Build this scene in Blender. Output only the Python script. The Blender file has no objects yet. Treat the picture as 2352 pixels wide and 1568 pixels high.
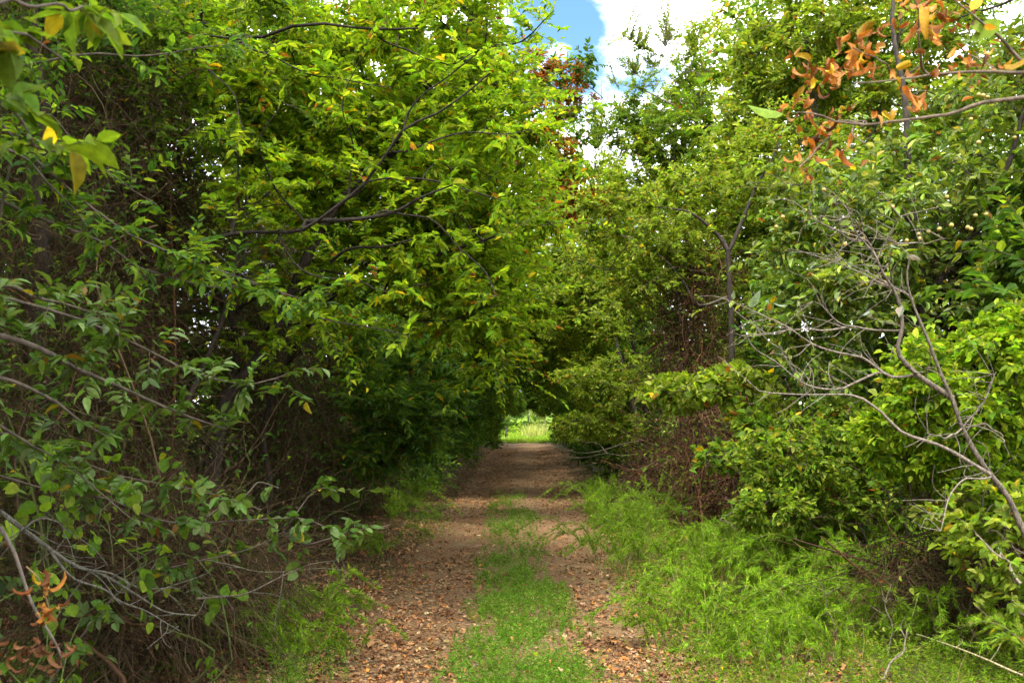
import bpy, math
import numpy as np
from mathutils import Vector

C = bpy.context.scene
col = C.collection
R = math.radians
rs = np.random.RandomState

# ------------------------------------------------------------------ camera frame helper
CAMZ, FPX, VX, VY = 1.6, 2287.0, 1197.0, 967.0
def W(px, py, Y):
    "a point of the place at depth Y that is seen at pixel (px, py) of the 2352-wide photograph"
    return np.array([(px - VX) / FPX * Y, Y, CAMZ + (VY - py) / FPX * Y])
def WP(pts, Y0, Y1=None):
    n = len(pts)
    Y1 = Y0 if Y1 is None else Y1
    return np.array([W(p[0], p[1], p[2] if len(p) > 2 else Y0 + (Y1 - Y0) * i / max(1, n - 1)) for i, p in enumerate(pts)])

# ------------------------------------------------------------------ small maths
def nrm(v):
    return v / np.maximum(np.linalg.norm(v, axis=-1, keepdims=True), 1e-9)
def sstep(a, b, x):
    t = np.clip((x - a) / (b - a), 0, 1)
    return t * t * (3 - 2 * t)
def hash2(ix, iy, s=0):
    h = np.sin(ix * 127.1 + iy * 311.7 + s * 74.7) * 43758.5453
    return h - np.floor(h)
def vnoise(x, y, s=0):
    ix, iy = np.floor(x), np.floor(y)
    fx, fy = x - ix, y - iy
    fx, fy = fx * fx * (3 - 2 * fx), fy * fy * (3 - 2 * fy)
    return ((hash2(ix, iy, s) * (1 - fx) + hash2(ix + 1, iy, s) * fx) * (1 - fy)
            + (hash2(ix, iy + 1, s) * (1 - fx) + hash2(ix + 1, iy + 1, s) * fx) * fy)
def fbm(x, y, s=0, o=4):
    v, a = 0, .5
    for i in range(o):
        v = v + a * vnoise(x * 2 ** i, y * 2 ** i, s + i)
        a *= .5
    return v
def catmull(P, S):
    P = np.asarray(P, float)
    if len(P) < 3:
        t = np.linspace(0, 1, S)[:, None]
        return P[0] * (1 - t) + P[-1] * t
    Q = np.vstack([2 * P[0] - P[1], P, 2 * P[-1] - P[-2]])
    seg = np.linalg.norm(np.diff(P, axis=0), axis=1)
    cum = np.concatenate([[0], np.cumsum(seg)])
    u = np.linspace(0, cum[-1], S)
    i = np.clip(np.searchsorted(cum, u, 'right') - 1, 0, len(P) - 2)
    t = ((u - cum[i]) / np.maximum(seg[i], 1e-9))[:, None]
    a, b, c, d = Q[i], Q[i + 1], Q[i + 2], Q[i + 3]
    return .5 * (2 * b + (c - a) * t + (2 * a - 5 * b + 4 * c - d) * t ** 2 + (3 * b - 3 * c + d - a) * t ** 3)

# ------------------------------------------------------------------ the ground's height
def ground_h(x, y):
    x, y = np.asarray(x, float), np.asarray(y, float)
    c = -.12 + .004 * y
    d = x - c
    h = .10 * sstep(1.2, 3.0, np.abs(d)) + .07 * (fbm(x * .35, y * .35, 3) - .5) * (1 + 3 * sstep(3, 12, np.abs(d)))
    h = h - .035 * np.exp(-((d + .72) / .25) ** 2) - .035 * np.exp(-((d - .82) / .25) ** 2) + .015 * np.exp(-(d / .3) ** 2)
    h = h + .022 * (fbm(x * 2.2, y * 2.2, 9, 3) - .5)
    h = h + .10 * np.sin(y * .16 + 1.0) * sstep(14, 26, y) * (1 - sstep(70, 80, y))
    h = h + np.maximum(0, y - 80) * .02 * sstep(80, 110, y)
    return h

# ------------------------------------------------------------------ mesh building
class Bag:
    def __init__(s):
        s.v, s.l, s.t, s.c, s.m, s.n = [], [], [], [], [], 0
    def add(s, v, loops, tot, c, mi=0):
        s.m.append(np.full(tot.size, mi, np.int32))
        s.v.append(v.reshape(-1, 3)); s.l.append(loops.ravel() + s.n); s.t.append(tot.ravel()); s.c.append(c)
        s.n += len(s.v[-1])
    def build(s, name, m, parent=None, smooth=False):
        me = bpy.data.meshes.new(name)
        o = bpy.data.objects.new(name, me)
        col.objects.link(o)
        if s.n:
            v, l, t = np.concatenate(s.v), np.concatenate(s.l).astype(np.int32), np.concatenate(s.t).astype(np.int32)
            c = np.concatenate(s.c)
            me.vertices.add(len(v)); me.vertices.foreach_set('co', v.astype(np.float32).ravel())
            me.loops.add(len(l)); me.loops.foreach_set('vertex_index', l)
            st = np.concatenate([[0], np.cumsum(t)[:-1]]).astype(np.int32)
            me.polygons.add(len(t)); me.polygons.foreach_set('loop_start', st)
            a = me.attributes.new('col', 'FLOAT_COLOR', 'FACE')
            a.data.foreach_set('color', np.concatenate([c, np.ones((len(c), 1))], 1).astype(np.float32).ravel())
            mi = np.concatenate(s.m)
            if smooth or mi.any():
                me.polygons.foreach_set('use_smooth', np.ones(len(t), bool) if smooth else mi > 0)
            if mi.any():
                me.polygons.foreach_set('material_index', mi)
            me.update(calc_edges=True)
        for q in (m if isinstance(m, (list, tuple)) else [m]):
            me.materials.append(q)
        if parent is not None:
            o.parent = parent
            o.matrix_parent_inverse = parent.matrix_world.inverted() if False else o.matrix_parent_inverse
            if s.n:                                     # geometry is given in world space: bring it into the thing's own
                base = np.array(parent.location)
                me.vertices.foreach_set('co', (v - base).astype(np.float32).ravel())
                me.update()
        return o

T = {}
def tmpl(name, v, f):
    T[name] = (np.array(v, float), np.array([i for q in f for i in q]), np.array([len(q) for q in f]))
tmpl('simple', [(0, 0, 0), (.33, .5, .12), (.7, .34, .08), (1, 0, -.12), (.7, -.34, .08), (.33, -.5, .12)], [(0, 3, 2, 1), (0, 5, 4, 3)])
tmpl('fine', [(0, 0, 0), (.16, .34, .06), (.16, 0, 0), (.16, -.34, .06), (.42, .5, .07), (.42, 0, -.02), (.42, -.5, .07),
              (.72, .33, -.02), (.72, 0, -.08), (.72, -.33, -.02), (1, 0, -.2)],
     [(0, 2, 1), (0, 3, 2), (1, 2, 5, 4), (2, 3, 6, 5), (4, 5, 8, 7), (5, 6, 9, 8), (7, 8, 10), (8, 9, 10)])
tmpl('round', [(0, 0, 0), (.1, .42, .05), (.1, -.42, .05), (.4, .55, .08), (.4, 0, -.02), (.4, -.55, .08), (.75, .36, .02), (.75, -.36, .02), (1, 0, -.1)],
     [(0, 4, 3, 1), (0, 2, 5, 4), (3, 4, 8, 6), (4, 5, 7, 8)])
_cv, _cf = [], []
for _k in range(6):                                     # a dry leaf: folded along its midrib and rolled under towards the tip
    _t = _k / 5; _a = .25 + 2.35 * _t ** 1.3
    _x, _z = .46 * math.sin(_a * .95), -.40 * (1 - math.cos(_a * .95))
    _w = .5 * max(.03, math.sin(math.pi * min(1, _t * .93 + .04))) ** .7
    _nx, _nz = -math.sin(_a) * .5, -math.cos(_a) * .5       # towards the inside of the roll
    _cv += [(_x - _nx * _w * .7, _w, -_z * 0 + _z - _nz * _w * .7), (_x, 0, _z), (_x - _nx * _w * .8, -_w * .9, _z - _nz * _w * .8)]
    if _k:
        _o = 3 * _k
        _cf += [(_o - 3, _o - 2, _o + 1, _o), (_o - 2, _o - 1, _o + 2, _o + 1)]
tmpl('curl', _cv, _cf)
tmpl('litter', [(0, 0, 0), (.25, .5, .16), (.5, .22, .06), (.75, .42, .22), (1, 0, .12), (.72, -.4, .05), (.5, -.2, .05), (.25, -.5, .2)],
     [(0, 2, 1), (0, 7, 6, 2), (2, 6, 5, 4), (2, 4, 3)])
tmpl('blade', [(0, .5, 0), (0, -.5, 0), (.5, .38, .06), (.5, -.38, .06), (1, .05, -.05), (1, -.05, -.05)], [(0, 1, 3, 2), (2, 3, 5, 4)])

def place(bag, tn, pos, D, U, L, Wd, c, zr=None):
    v, f, t = T[tn]
    N = len(pos)
    if N == 0:
        return
    D = nrm(D)
    S = nrm(np.cross(U, D))
    Nn = np.cross(D, S)
    z = np.ones(N) if zr is None else zr
    P = (pos[:, None, :] + (L[:, None] * v[None, :, 0])[..., None] * D[:, None]
         + (Wd[:, None] * v[None, :, 1])[..., None] * S[:, None] + ((L * z)[:, None] * v[None, :, 2])[..., None] * Nn[:, None])
    lo = f[None, :] + (np.arange(N) * len(v))[:, None]
    bag.add(P, lo, np.tile(t, N), np.repeat(c, len(t), 0))

def tubes(bag, P, Rr, c, k=3, mi=0):
    "P (N,S,3) polylines, Rr (N,S) radii, c (N,3) colours"
    P = np.asarray(P, float)
    if P.ndim == 2:
        P, Rr = P[None], np.asarray(Rr)[None]
    N, S, _ = P.shape
    if N == 0:
        return
    c = np.broadcast_to(np.asarray(c, float), (N, 3))
    Tg = nrm(np.gradient(P, axis=1))
    ov = nrm(P[:, -1] - P[:, 0] + 1e-6)
    ref = np.where(np.abs(ov[:, 2:3]) > .8, np.array([[1., .13, 0]]), np.array([[.1, .05, 1.]]))
    A = nrm(np.cross(Tg, np.broadcast_to(ref[:, None], Tg.shape)))
    B = np.cross(Tg, A)
    an = np.arange(k) * 2 * np.pi / k
    ring = P[:, :, None] + Rr[:, :, None, None] * (np.cos(an)[None, None, :, None] * A[:, :, None] + np.sin(an)[None, None, :, None] * B[:, :, None])
    j, i = np.meshgrid(np.arange(S - 1), np.arange(k), indexing='ij')
    q = np.stack([j * k + i, j * k + (i + 1) % k, (j + 1) * k + (i + 1) % k, (j + 1) * k + i], -1).reshape(-1)
    lo = q[None] + (np.arange(N) * S * k)[:, None]
    nf = (S - 1) * k
    bag.add(ring, lo, np.full(N * nf, 4), np.repeat(c, nf, 0), mi)

def pick(pal, n, r, jit=.18, clus=None):
    cs = np.array([p[0] for p in pal], float)
    w = np.array([p[1] for p in pal], float)
    c = cs[r.choice(len(pal), n, p=w / w.sum())]
    b = 1 + jit * r.randn(n)
    if clus is not None:
        b = b * clus
    return np.clip(c * np.clip(b, .45, 1.8)[:, None] * (1 + .06 * r.randn(n, 3)), .003, .8)

# ------------------------------------------------------------------ palettes (leaf albedo, linear)
PAL_BRIGHT = [((.205, .310, .012), 5), ((.150, .265, .012), 5), ((.27, .345, .018), 3), ((.095, .185, .012), 2), ((.50, .38, .014), .3), ((.28, .10, .014), .22)]
PAL_MID = [((.105, .185, .014), 5), ((.080, .152, .013), 5), ((.155, .225, .018), 2), ((.36, .27, .014), .18), ((.18, .07, .015), .14)]
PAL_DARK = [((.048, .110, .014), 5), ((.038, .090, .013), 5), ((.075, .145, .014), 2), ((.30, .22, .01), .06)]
PAL_BLUE = [((.065, .145, .026), 5), ((.092, .175, .034), 3), ((.052, .115, .018), 4), ((.32, .22, .012), .14)]
PAL_GREY = [((.100, .150, .034), 4), ((.078, .135, .022), 5), ((.15, .19, .07), 2), ((.30, .21, .02), .3), ((.2, .08, .015), .12)]
PAL_YEL = [((.190, .260, .022), 5), ((.145, .222, .017), 5), ((.26, .30, .055), 2.5), ((.10, .165, .012), 2), ((.40, .29, .014), .22), ((.22, .095, .015), .18)]
PAL_HONEY = [((.195, .290, .012), 5), ((.14, .24, .010), 5), ((.27, .33, .03), 2), ((.07, .15, .009), 2), ((.36, .26, .02), .15)]
PAL_RUST = [((.26, .080, .014), 5), ((.19, .05, .012), 4), ((.36, .15, .02), 2), ((.12, .15, .015), 4)]
PAL_DRY = [((.30, .115, .020), 5), ((.18, .062, .012), 5), ((.38, .19, .055), 2), ((.42, .26, .015), 1), ((.11, .04, .012), 2)]
PAL_LIT = [((.215, .108, .043), 5), ((.165, .078, .030), 5), ((.25, .150, .070), 3.5), ((.12, .056, .024), 3), ((.29, .115, .026), 2), ((.29, .20, .11), 1.2)]
PAL_VINE = [((.048, .028, .011), 5), ((.032, .019, .008), 5), ((.074, .049, .024), 3), ((.058, .027, .011), 3), ((.050, .056, .012), 2)]
PAL_VINER = [((.078, .038, .017), 5), ((.046, .023, .011), 5), ((.105, .063, .036), 3), ((.092, .036, .016), 3)]
PAL_SHADE = [(tuple(np.array(c) * np.array([.60, .72, .42])), w_) for c, w_ in PAL_GREY]  # grey palette made darker and greener; left-bank shade put into leaf colour
PAL_FEN = [((.135, .250, .006), 5), ((.095, .20, .006), 5), ((.21, .30, .012), 2.5)]
PAL_GRASS = [((.100, .225, .014), 5), ((.080, .180, .012), 5), ((.16, .25, .02), 3), ((.27, .22, .08), 1.3)]
PAL_GRASSY = [((.150, .25, .010), 5), ((.11, .205, .010), 5), ((.21, .275, .016), 3), ((.29, .23, .09), 1.0)]

# ------------------------------------------------------------------ materials
def new_mat(name):
    m = bpy.data.materials.new(name)
    m.use_nodes = True
    n = m.node_tree
    n.nodes.clear()
    return m, n, n.nodes.new('ShaderNodeOutputMaterial')
def leaf_mat(name, trans=.58, rough=.58, spec=.14, tint=(1.25, 1.2, .55)):
    m, n, out = new_mat(name)
    A = n.nodes.new('ShaderNodeAttribute'); A.attribute_name = 'col'
    tc = n.nodes.new('ShaderNodeTexCoord')
    nz = n.nodes.new('ShaderNodeTexNoise'); nz.inputs['Scale'].default_value = 60; nz.inputs['Detail'].default_value = 2
    n.links.new(tc.outputs['Object'], nz.inputs['Vector'])
    mr = n.nodes.new('ShaderNodeMapRange'); mr.inputs[1].default_value = .3; mr.inputs[2].default_value = .7; mr.inputs[3].default_value = .78; mr.inputs[4].default_value = 1.22
    n.links.new(nz.outputs[0], mr.inputs[0])
    sc = n.nodes.new('ShaderNodeVectorMath'); sc.operation = 'SCALE'
    n.links.new(A.outputs['Color'], sc.inputs[0]); n.links.new(mr.outputs[0], sc.inputs[3])
    P = n.nodes.new('ShaderNodeBsdfPrincipled')
    P.inputs['Roughness'].default_value = rough
    P.inputs['Specular IOR Level'].default_value = spec
    n.links.new(sc.outputs[0], P.inputs['Base Color'])
    tm = n.nodes.new('ShaderNodeVectorMath'); tm.operation = 'MULTIPLY'; tm.inputs[1].default_value = tint
    n.links.new(sc.outputs[0], tm.inputs[0])
    tr = n.nodes.new('ShaderNodeBsdfTranslucent')
    n.links.new(tm.outputs[0], tr.inputs['Color'])
    mx = n.nodes.new('ShaderNodeMixShader'); mx.inputs[0].default_value = trans
    n.links.new(P.outputs[0], mx.inputs[1]); n.links.new(tr.outputs[0], mx.inputs[2])
    n.links.new(mx.outputs[0], out.inputs[0])
    return m
def bark_mat(name, scale=30, dark=.45, rough=.9):
    m, n, out = new_mat(name)
    A = n.nodes.new('ShaderNodeAttribute'); A.attribute_name = 'col'
    tc = n.nodes.new('ShaderNodeTexCoord')
    mp = n.nodes.new('ShaderNodeMapping'); mp.inputs['Scale'].default_value = (1, 1, .35)
    n.links.new(tc.outputs['Object'], mp.inputs['Vector'])
    nz = n.nodes.new('ShaderNodeTexNoise'); nz.inputs['Scale'].default_value = scale; nz.inputs['Detail'].default_value = 6; nz.inputs['Roughness'].default_value = .65
    n.links.new(mp.outputs[0], nz.inputs['Vector'])
    mr = n.nodes.new('ShaderNodeMapRange'); mr.inputs[1].default_value = .32; mr.inputs[2].default_value = .68; mr.inputs[3].default_value = dark; mr.inputs[4].default_value = 1.5
    n.links.new(nz.outputs[0], mr.inputs[0])
    sc = n.nodes.new('ShaderNodeVectorMath'); sc.operation = 'SCALE'
    n.links.new(A.outputs['Color'], sc.inputs[0]); n.links.new(mr.outputs[0], sc.inputs[3])
    P = n.nodes.new('ShaderNodeBsdfPrincipled'); P.inputs['Roughness'].default_value = rough; P.inputs['Specular IOR Level'].default_value = .2
    n.links.new(sc.outputs[0], P.inputs['Base Color'])
    bp = n.nodes.new('ShaderNodeBump'); bp.inputs['Strength'].default_value = .6; bp.inputs['Distance'].default_value = .02
    n.links.new(nz.outputs[0], bp.inputs['Height']); n.links.new(bp.outputs[0], P.inputs['Normal'])
    n.links.new(P.outputs[0], out.inputs[0])
    return m
M_leaf = leaf_mat('leaf')
M_gloss = leaf_mat('glossy_leaf', .42, .5, .28, (1.2, 1.15, .6))
M_dry = leaf_mat('dry_leaf', .25, .7, .2, (1.25, .95, .5))
M_litter = leaf_mat('fallen_leaf', .08, .75, .2, (1.1, 1, .7))
M_fen = leaf_mat('feathery_leaf', .40, .6, .15, (1.15, 1.2, .6))
M_bark = bark_mat('bark')
M_twig = bark_mat('twig', 90, .7)
M_pale = bark_mat('pale_bark', 75, .28)

def ground_mat(name, kind):
    m, n, out = new_mat(name)
    tc = n.nodes.new('ShaderNodeTexCoord')
    def noise(s, d=6, r=.6):
        z = n.nodes.new('ShaderNodeTexNoise'); z.inputs['Scale'].default_value = s; z.inputs['Detail'].default_value = d; z.inputs['Roughness'].default_value = r
        n.links.new(tc.outputs['Object'], z.inputs['Vector'])
        return z
    def ramp(src, st):
        r = n.nodes.new('ShaderNodeValToRGB')
        e = r.color_ramp.elements
        while len(e) < len(st):
            e.new(.5)
        for i, (p, c) in enumerate(st):
            e[i].position = p; e[i].color = (*c, 1)
        n.links.new(src, r.inputs[0])
        return r
    fine, big = noise(38, 8, .7), noise(1.6, 5)
    if kind == 'path':
        a = ramp(fine.outputs[0], [(.28, (.06, .037, .017)), (.45, (.13, .082, .040)), (.58, (.19, .128, .065)), (.75, (.26, .185, .105))])
        b = ramp(fine.outputs[0], [(.28, (.05, .028, .014)), (.48, (.125, .07, .034)), (.62, (.19, .11, .055)), (.78, (.28, .18, .095))])
    else:
        a = ramp(fine.outputs[0], [(.28, (.025, .016, .010)), (.48, (.075, .045, .026)), (.62, (.13, .075, .04)), (.78, (.2, .12, .065))])
        b = ramp(fine.outputs[0], [(.28, (.022, .022, .010)), (.5, (.055, .06, .018)), (.7, (.10, .11, .03)), (.8, (.15, .13, .05))])
    br = ramp(big.outputs[0], [(.42, (0, 0, 0)), (.58, (1, 1, 1))])
    mx = n.nodes.new('ShaderNodeMix'); mx.data_type = 'RGBA'
    n.links.new(br.outputs[0], mx.inputs[0]); n.links.new(a.outputs[0], mx.inputs[6]); n.links.new(b.outputs[0], mx.inputs[7])
    last = mx.outputs[2]
    if kind == 'ground':            # the open meadow beyond the wood is green
        sx = n.nodes.new('ShaderNodeSeparateXYZ'); n.links.new(tc.outputs['Object'], sx.inputs[0])
        mr = n.nodes.new('ShaderNodeMapRange'); mr.inputs[1].default_value = 74; mr.inputs[2].default_value = 80
        n.links.new(sx.outputs[1], mr.inputs[0])
        g = ramp(noise(3, 6).outputs[0], [(.3, (.07, .13, .012)), (.5, (.12, .20, .016)), (.7, (.19, .25, .03))])
        m2 = n.nodes.new('ShaderNodeMix'); m2.data_type = 'RGBA'
        n.links.new(mr.outputs[0], m2.inputs[0]); n.links.new(last, m2.inputs[6]); n.links.new(g.outputs[0], m2.inputs[7])
        last = m2.outputs[2]
    P = n.nodes.new('ShaderNodeBsdfPrincipled'); P.inputs['Roughness'].default_value = .95; P.inputs['Specular IOR Level'].default_value = .1
    n.links.new(last, P.inputs['Base Color'])
    bp = n.nodes.new('ShaderNodeBump'); bp.inputs['Strength'].default_value = .8; bp.inputs['Distance'].default_value = .03
    n.links.new(fine.outputs[0], bp.inputs['Height']); n.links.new(bp.outputs[0], P.inputs['Normal'])
    n.links.new(P.outputs[0], out.inputs[0])
    return m

# ------------------------------------------------------------------ things
def tag(o, label=None, cat=None, group=None, kind=None):
    for k, v in (('label', label), ('category', cat), ('group', group), ('kind', kind)):
        if v:
            o[k] = v
    return o
def thing(name, base, label, cat, group=None):
    o = bpy.data.objects.new(name, None)
    o.empty_display_size = .2
    col.objects.link(o)
    o.location = tuple(float(x) for x in base)
    return tag(o, label, cat, group)
def dup(root, loc, rz, sc=1.0, label=None, group=None):
    r = root.copy(); col.objects.link(r)
    r.location = tuple(float(x) for x in loc); r.rotation_euler = (0, 0, rz); r.scale = (sc, sc, sc * 1.0)
    if label: r['label'] = label
    if group: r['group'] = group
    for ch in list(root.children):
        c = ch.copy(); col.objects.link(c); c.parent = r
        for g in ch.children:
            d = g.copy(); col.objects.link(d); d.parent = c
    return r

def ell(r, c, rad, n, hollow=.45):
    "points spread through an ellipsoid, denser towards its outside"
    d = nrm(r.randn(n, 3))
    u = (hollow + (1 - hollow) * r.rand(n)) ** .6
    return np.asarray(c) + d * u[:, None] * np.asarray(rad)
def clump(r, c, rad, n, sub=12, sig=.28, hollow=.35, above=.25):
    "spray tips: tufts of points inside an ellipsoid, with gaps between the tufts"
    sc = ell(r, c, rad, sub, hollow)
    w = r.rand(sub) + .4
    k = r.choice(sub, n, p=w / w.sum())
    p = sc[k] + r.randn(n, 3) * sig * np.array([1, 1, .75])
    p = p[p[:, 2] > above]
    return p

class Plant:
    def __init__(s, seed, twig=(.085, .06, .042)):
        s.r = rs(seed)
        s.N = np.zeros((0, 3)); s.Rn = np.zeros(0)
        s.lines = {}; s.leaf = Bag()
        s.twc = np.array(twig)
    def line(s, pts, r0, r1, S=14, wob=0., nodes=True, pw=1.0, key='trunk', c=None, attach=1.6):
        pts = [np.asarray(q, float) for q in pts]
        if nodes and len(s.N):                          # a limb grows out of what is there already
            dd = np.linalg.norm(s.N - pts[0], axis=1); i = np.argmin(dd)
            if .02 < dd[i] < attach:
                pts = [s.N[i]] + pts
        P = catmull(pts, S)
        if wob:
            k = max(3, S // 3)
            P[1:-1] += catmull(s.r.randn(k, 3) * wob, S)[1:-1] * np.sin(np.linspace(0, np.pi, S))[1:-1, None]
        Rr = r1 + (r0 - r1) * (1 - np.linspace(0, 1, S)) ** pw
        s.lines.setdefault(key, []).append((P, Rr, c))
        if nodes:
            s.N = np.vstack([s.N, P]); s.Rn = np.concatenate([s.Rn, Rr])
        return P
    def near(s, t, pen=.7):
        t = np.atleast_2d(t)
        out = np.zeros(len(t), int)
        for a in range(0, len(t), 400):
            q = t[a:a + 400]
            d = s.N[None] - q[:, None]
            out[a:a + 400] = np.argmin(np.linalg.norm(d, axis=2) + pen * np.maximum(0, d[..., 2] + .1), 1)
        return out
    def reach(s, targets, r0=.02, r1=.006, up=.18, wob=.05, S=10, pen=.7, key='branches', every=1):
        for t in np.atleast_2d(targets):
            i = s.near(t, pen)[0]
            a = s.N[i]
            L = np.linalg.norm(t - a)
            if L < .05:
                continue
            m = a * .5 + t * .5 + np.array([0, 0, up * L]) + s.r.randn(3) * .06 * L
            s.line([a, m, t], min(r0, s.Rn[i] * .8), r1, S, wob * L, True, .8, key)
    def sprays(s, tips, K=9, ll=.38, L=.08, wr=.42, pal=PAL_MID, droop=.13, tmpl='simple', up=.08, flat=.75, tw=.0028, pen=.4, jit=.18, opp=False, maxlen=1.4, ang=.85, side=1.0, csig=.16):
        r = s.r
        if not len(tips):
            return
        a = s.N[s.near(tips, pen)]
        d = tips - a
        ln = np.linalg.norm(d, axis=1)
        far = ln > maxlen
        a = np.where(far[:, None], tips - d / np.maximum(ln, 1e-6)[:, None] * maxlen, a) if False else a
        n = len(tips)
        t5 = np.linspace(0, 1, 6)
        m = (a + tips) / 2 + np.array([0, 0, 1.]) * (up * ln)[:, None] + r.randn(n, 3) * (.07 * ln)[:, None]
        end = tips - np.array([0, 0, 1.]) * (droop * .25 * np.minimum(ln, ll))[:, None]
        def bez(t):
            t = np.asarray(t)[..., None]
            return a[:, None] * (1 - t) ** 2 + 2 * m[:, None] * t * (1 - t) + end[:, None] * t ** 2
        P = bez(np.broadcast_to(t5, (n, 6)))
        rad = tw * (1.25 - .8 * t5)[None] * np.clip(ln / .8, .6, 1.6)[:, None]
        tubes(s.leaf, P, rad, s.twc * np.clip(1 + .3 * r.randn(n, 1), .4, 1.8), 3, 1)
        # leaves along the last ll metres
        lens = np.maximum(ln, .05)
        u = (np.arange(K)[None] // (2 if opp else 1) * (2 if opp else 1) + (0 if opp else .5)) / K
        u = np.clip(u + (.0 if opp else .25 / K) * r.randn(n, K), 0, 1)
        t = np.clip(1 - u * np.minimum(ll / lens, .95)[:, None], 0, 1)
        p = bez(t)
        tg = nrm(bez(np.clip(t + .03, 0, 1.03)) - bez(t - .03))
        upv = nrm(np.array([0, 0, 1.]) + (1 - flat) * r.randn(n, 1, 3))
        sd = nrm(np.cross(tg, np.broadcast_to(upv, tg.shape)))
        sg = np.where(np.arange(K) % 2 == 0, 1., -1.)[None, :, None]
        tip0 = (u < 1e-3)[..., None] if opp else (np.arange(K) == 0)[None, :, None]
        D = nrm(tg * (1 - .45 * ang) + sd * sg * ang * side * np.where(tip0, .15, 1) + r.randn(n, K, 3) * .22 + np.array([0, 0, -droop]))
        Uv = nrm(upv + r.randn(n, K, 3) * .33)
        LL = L * np.clip(1 + .22 * r.randn(n, K), .5, 1.5) * (.75 + .35 * np.sin(np.pi * np.clip(u * .8 + .2, 0, 1)))
        cl = np.repeat(np.clip(1 + csig * r.randn(n), .6, 1.5), K)
        c = pick(pal, n * K, r, jit, cl)
        f = lambda x: x.reshape(-1, x.shape[-1])
        place(s.leaf, tmpl, f(p), f(D), f(Uv), LL.ravel(), (LL * wr * np.clip(1 + .15 * r.randn(n, K), .6, 1.5)).ravel(), c, np.clip(r.randn(n * K) * .6 + 1, -.6, 2.5))
    def scatter_leaves(s, pos, L, wr, pal, tmpl='curl', jit=.2, down=.6, zs=1.0):
        n = len(pos)
        D = nrm(s.r.randn(n, 3) + np.array([0, 0, -down]))
        LL = L * np.clip(1 + .3 * s.r.randn(n), .4, 1.8)
        place(s.leaf, tmpl, pos, D, nrm(s.r.randn(n, 3)), LL, LL * wr, pick(pal, n, s.r, jit), zs * np.clip(1 + .5 * s.r.randn(n), .2, 2))
    def finish(s, name, base, label, cat, group=None, leafm=None, barkm=None, crown='crown', trunkc=(.075, .058, .045), k=8, branchc=None, stem='trunk', twig='twigs', leaflabel=None):
        root = thing(name, base, label, cat, group)
        b = Bag()
        for key, ls in s.lines.items():
            for P, Rr, c in ls:
                cc = c if c is not None else (trunkc if key == 'trunk' or branchc is None else branchc)
                Rw = Rr * (1 + .06 * np.sin(np.arange(len(Rr)) * 2.1 + len(ls)))
                tubes(b, P, Rw, cc, k if Rr[0] > .03 else 6)
        b.build(stem, barkm or M_bark, root, True)
        if s.leaf.n:                                    # the crown: leaves on their fine twigs
            o = s.leaf.build(crown, [leafm or M_leaf, M_twig], root)
            if leaflabel: o['label'] = leaflabel
        return root

def gz(x, y, dz=-.05):
    return float(ground_h(x, y)) + dz

# ================================================================== sky, sun, camera
SUN_EL, SUN_AZ = R(60), R(196)      # azimuth clockwise from +Y: behind the camera, a little to the left
w = bpy.data.worlds.new('World'); C.world = w; w.use_nodes = True
nt = w.node_tree; nt.nodes.clear()
wo = nt.nodes.new('ShaderNodeOutputWorld'); bg = nt.nodes.new('ShaderNodeBackground'); bg.inputs[1].default_value = .12
sky = nt.nodes.new('ShaderNodeTexSky'); sky.sky_type = 'NISHITA'; sky.sun_disc = False
sky.sun_elevation = SUN_EL; sky.sun_rotation = SUN_AZ; sky.air_density = 1.0; sky.dust_density = .4; sky.ozone_density = 2.5
tc = nt.nodes.new('ShaderNodeTexCoord')
def vm(op, *a):
    n = nt.nodes.new('ShaderNodeVectorMath'); n.operation = op
    for i, x in enumerate(a):
        if isinstance(x, (tuple, list)): n.inputs[i].default_value = x
        elif isinstance(x, float): n.inputs[3].default_value = x
        else: nt.links.new(x, n.inputs[i])
    return n
def mth(op, *a):
    n = nt.nodes.new('ShaderNodeMath'); n.operation = op
    for i, x in enumerate(a):
        if isinstance(x, (int, float)): n.inputs[i].default_value = x
        else: nt.links.new(x, n.inputs[i])
    return n.outputs[0]
def mrange(x, a, b, c, d):
    n = nt.nodes.new('ShaderNodeMapRange'); n.interpolation_type = 'SMOOTHSTEP'
    nt.links.new(x, n.inputs[0])
    for i, q in enumerate((a, b, c, d)): n.inputs[i + 1].default_value = q
    return n.outputs[0]
nv = vm('NORMALIZE', tc.outputs['Generated']).outputs[0]
cn = nt.nodes.new('ShaderNodeTexNoise'); cn.inputs['Scale'].default_value = 7.0; cn.inputs['Detail'].default_value = 9; cn.inputs['Roughness'].default_value = .56
sq = vm('MULTIPLY', nv, (1.0, 1.0, 1.7)); nt.links.new(sq.outputs[0], cn.inputs['Vector'])
def gapd(px, py, sx, sz):           # a clear gap in the cloud cover round one direction of the sky
    d = nrm(np.array([(px - VX) / FPX, 1, (VY - py) / FPX]))
    df = vm('SUBTRACT', nv, tuple(d))
    s = vm('MULTIPLY', df.outputs[0], (1 / sx, 1 / sx, 1 / sz))
    return mrange(vm('LENGTH', s.outputs[0]).outputs[1], .35, 1.25, 1.0, 0.0)
gap = mth('MAXIMUM', gapd(1268, 110, .075, .09), mth('MULTIPLY', gapd(1470, 160, .07, .028), .62))
cnc = mth('ADD', mth('MULTIPLY', mth('SUBTRACT', cn.outputs[0], .5), 1.9), .5)
dens = mth('SUBTRACT', mth('ADD', cnc, .13), mth('MULTIPLY', gap, .52))
cl = mrange(dens, .30, .66, 0.0, 1.0)
shade = mrange(cn.outputs[0], .35, .75, .86, 1.0)
cc = vm('SCALE', (9.6, 9.7, 9.9), 1.0); nt.links.new(shade, cc.inputs[3])
sk = vm('MULTIPLY', sky.outputs[0], (.37, .47, .52))
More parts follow.
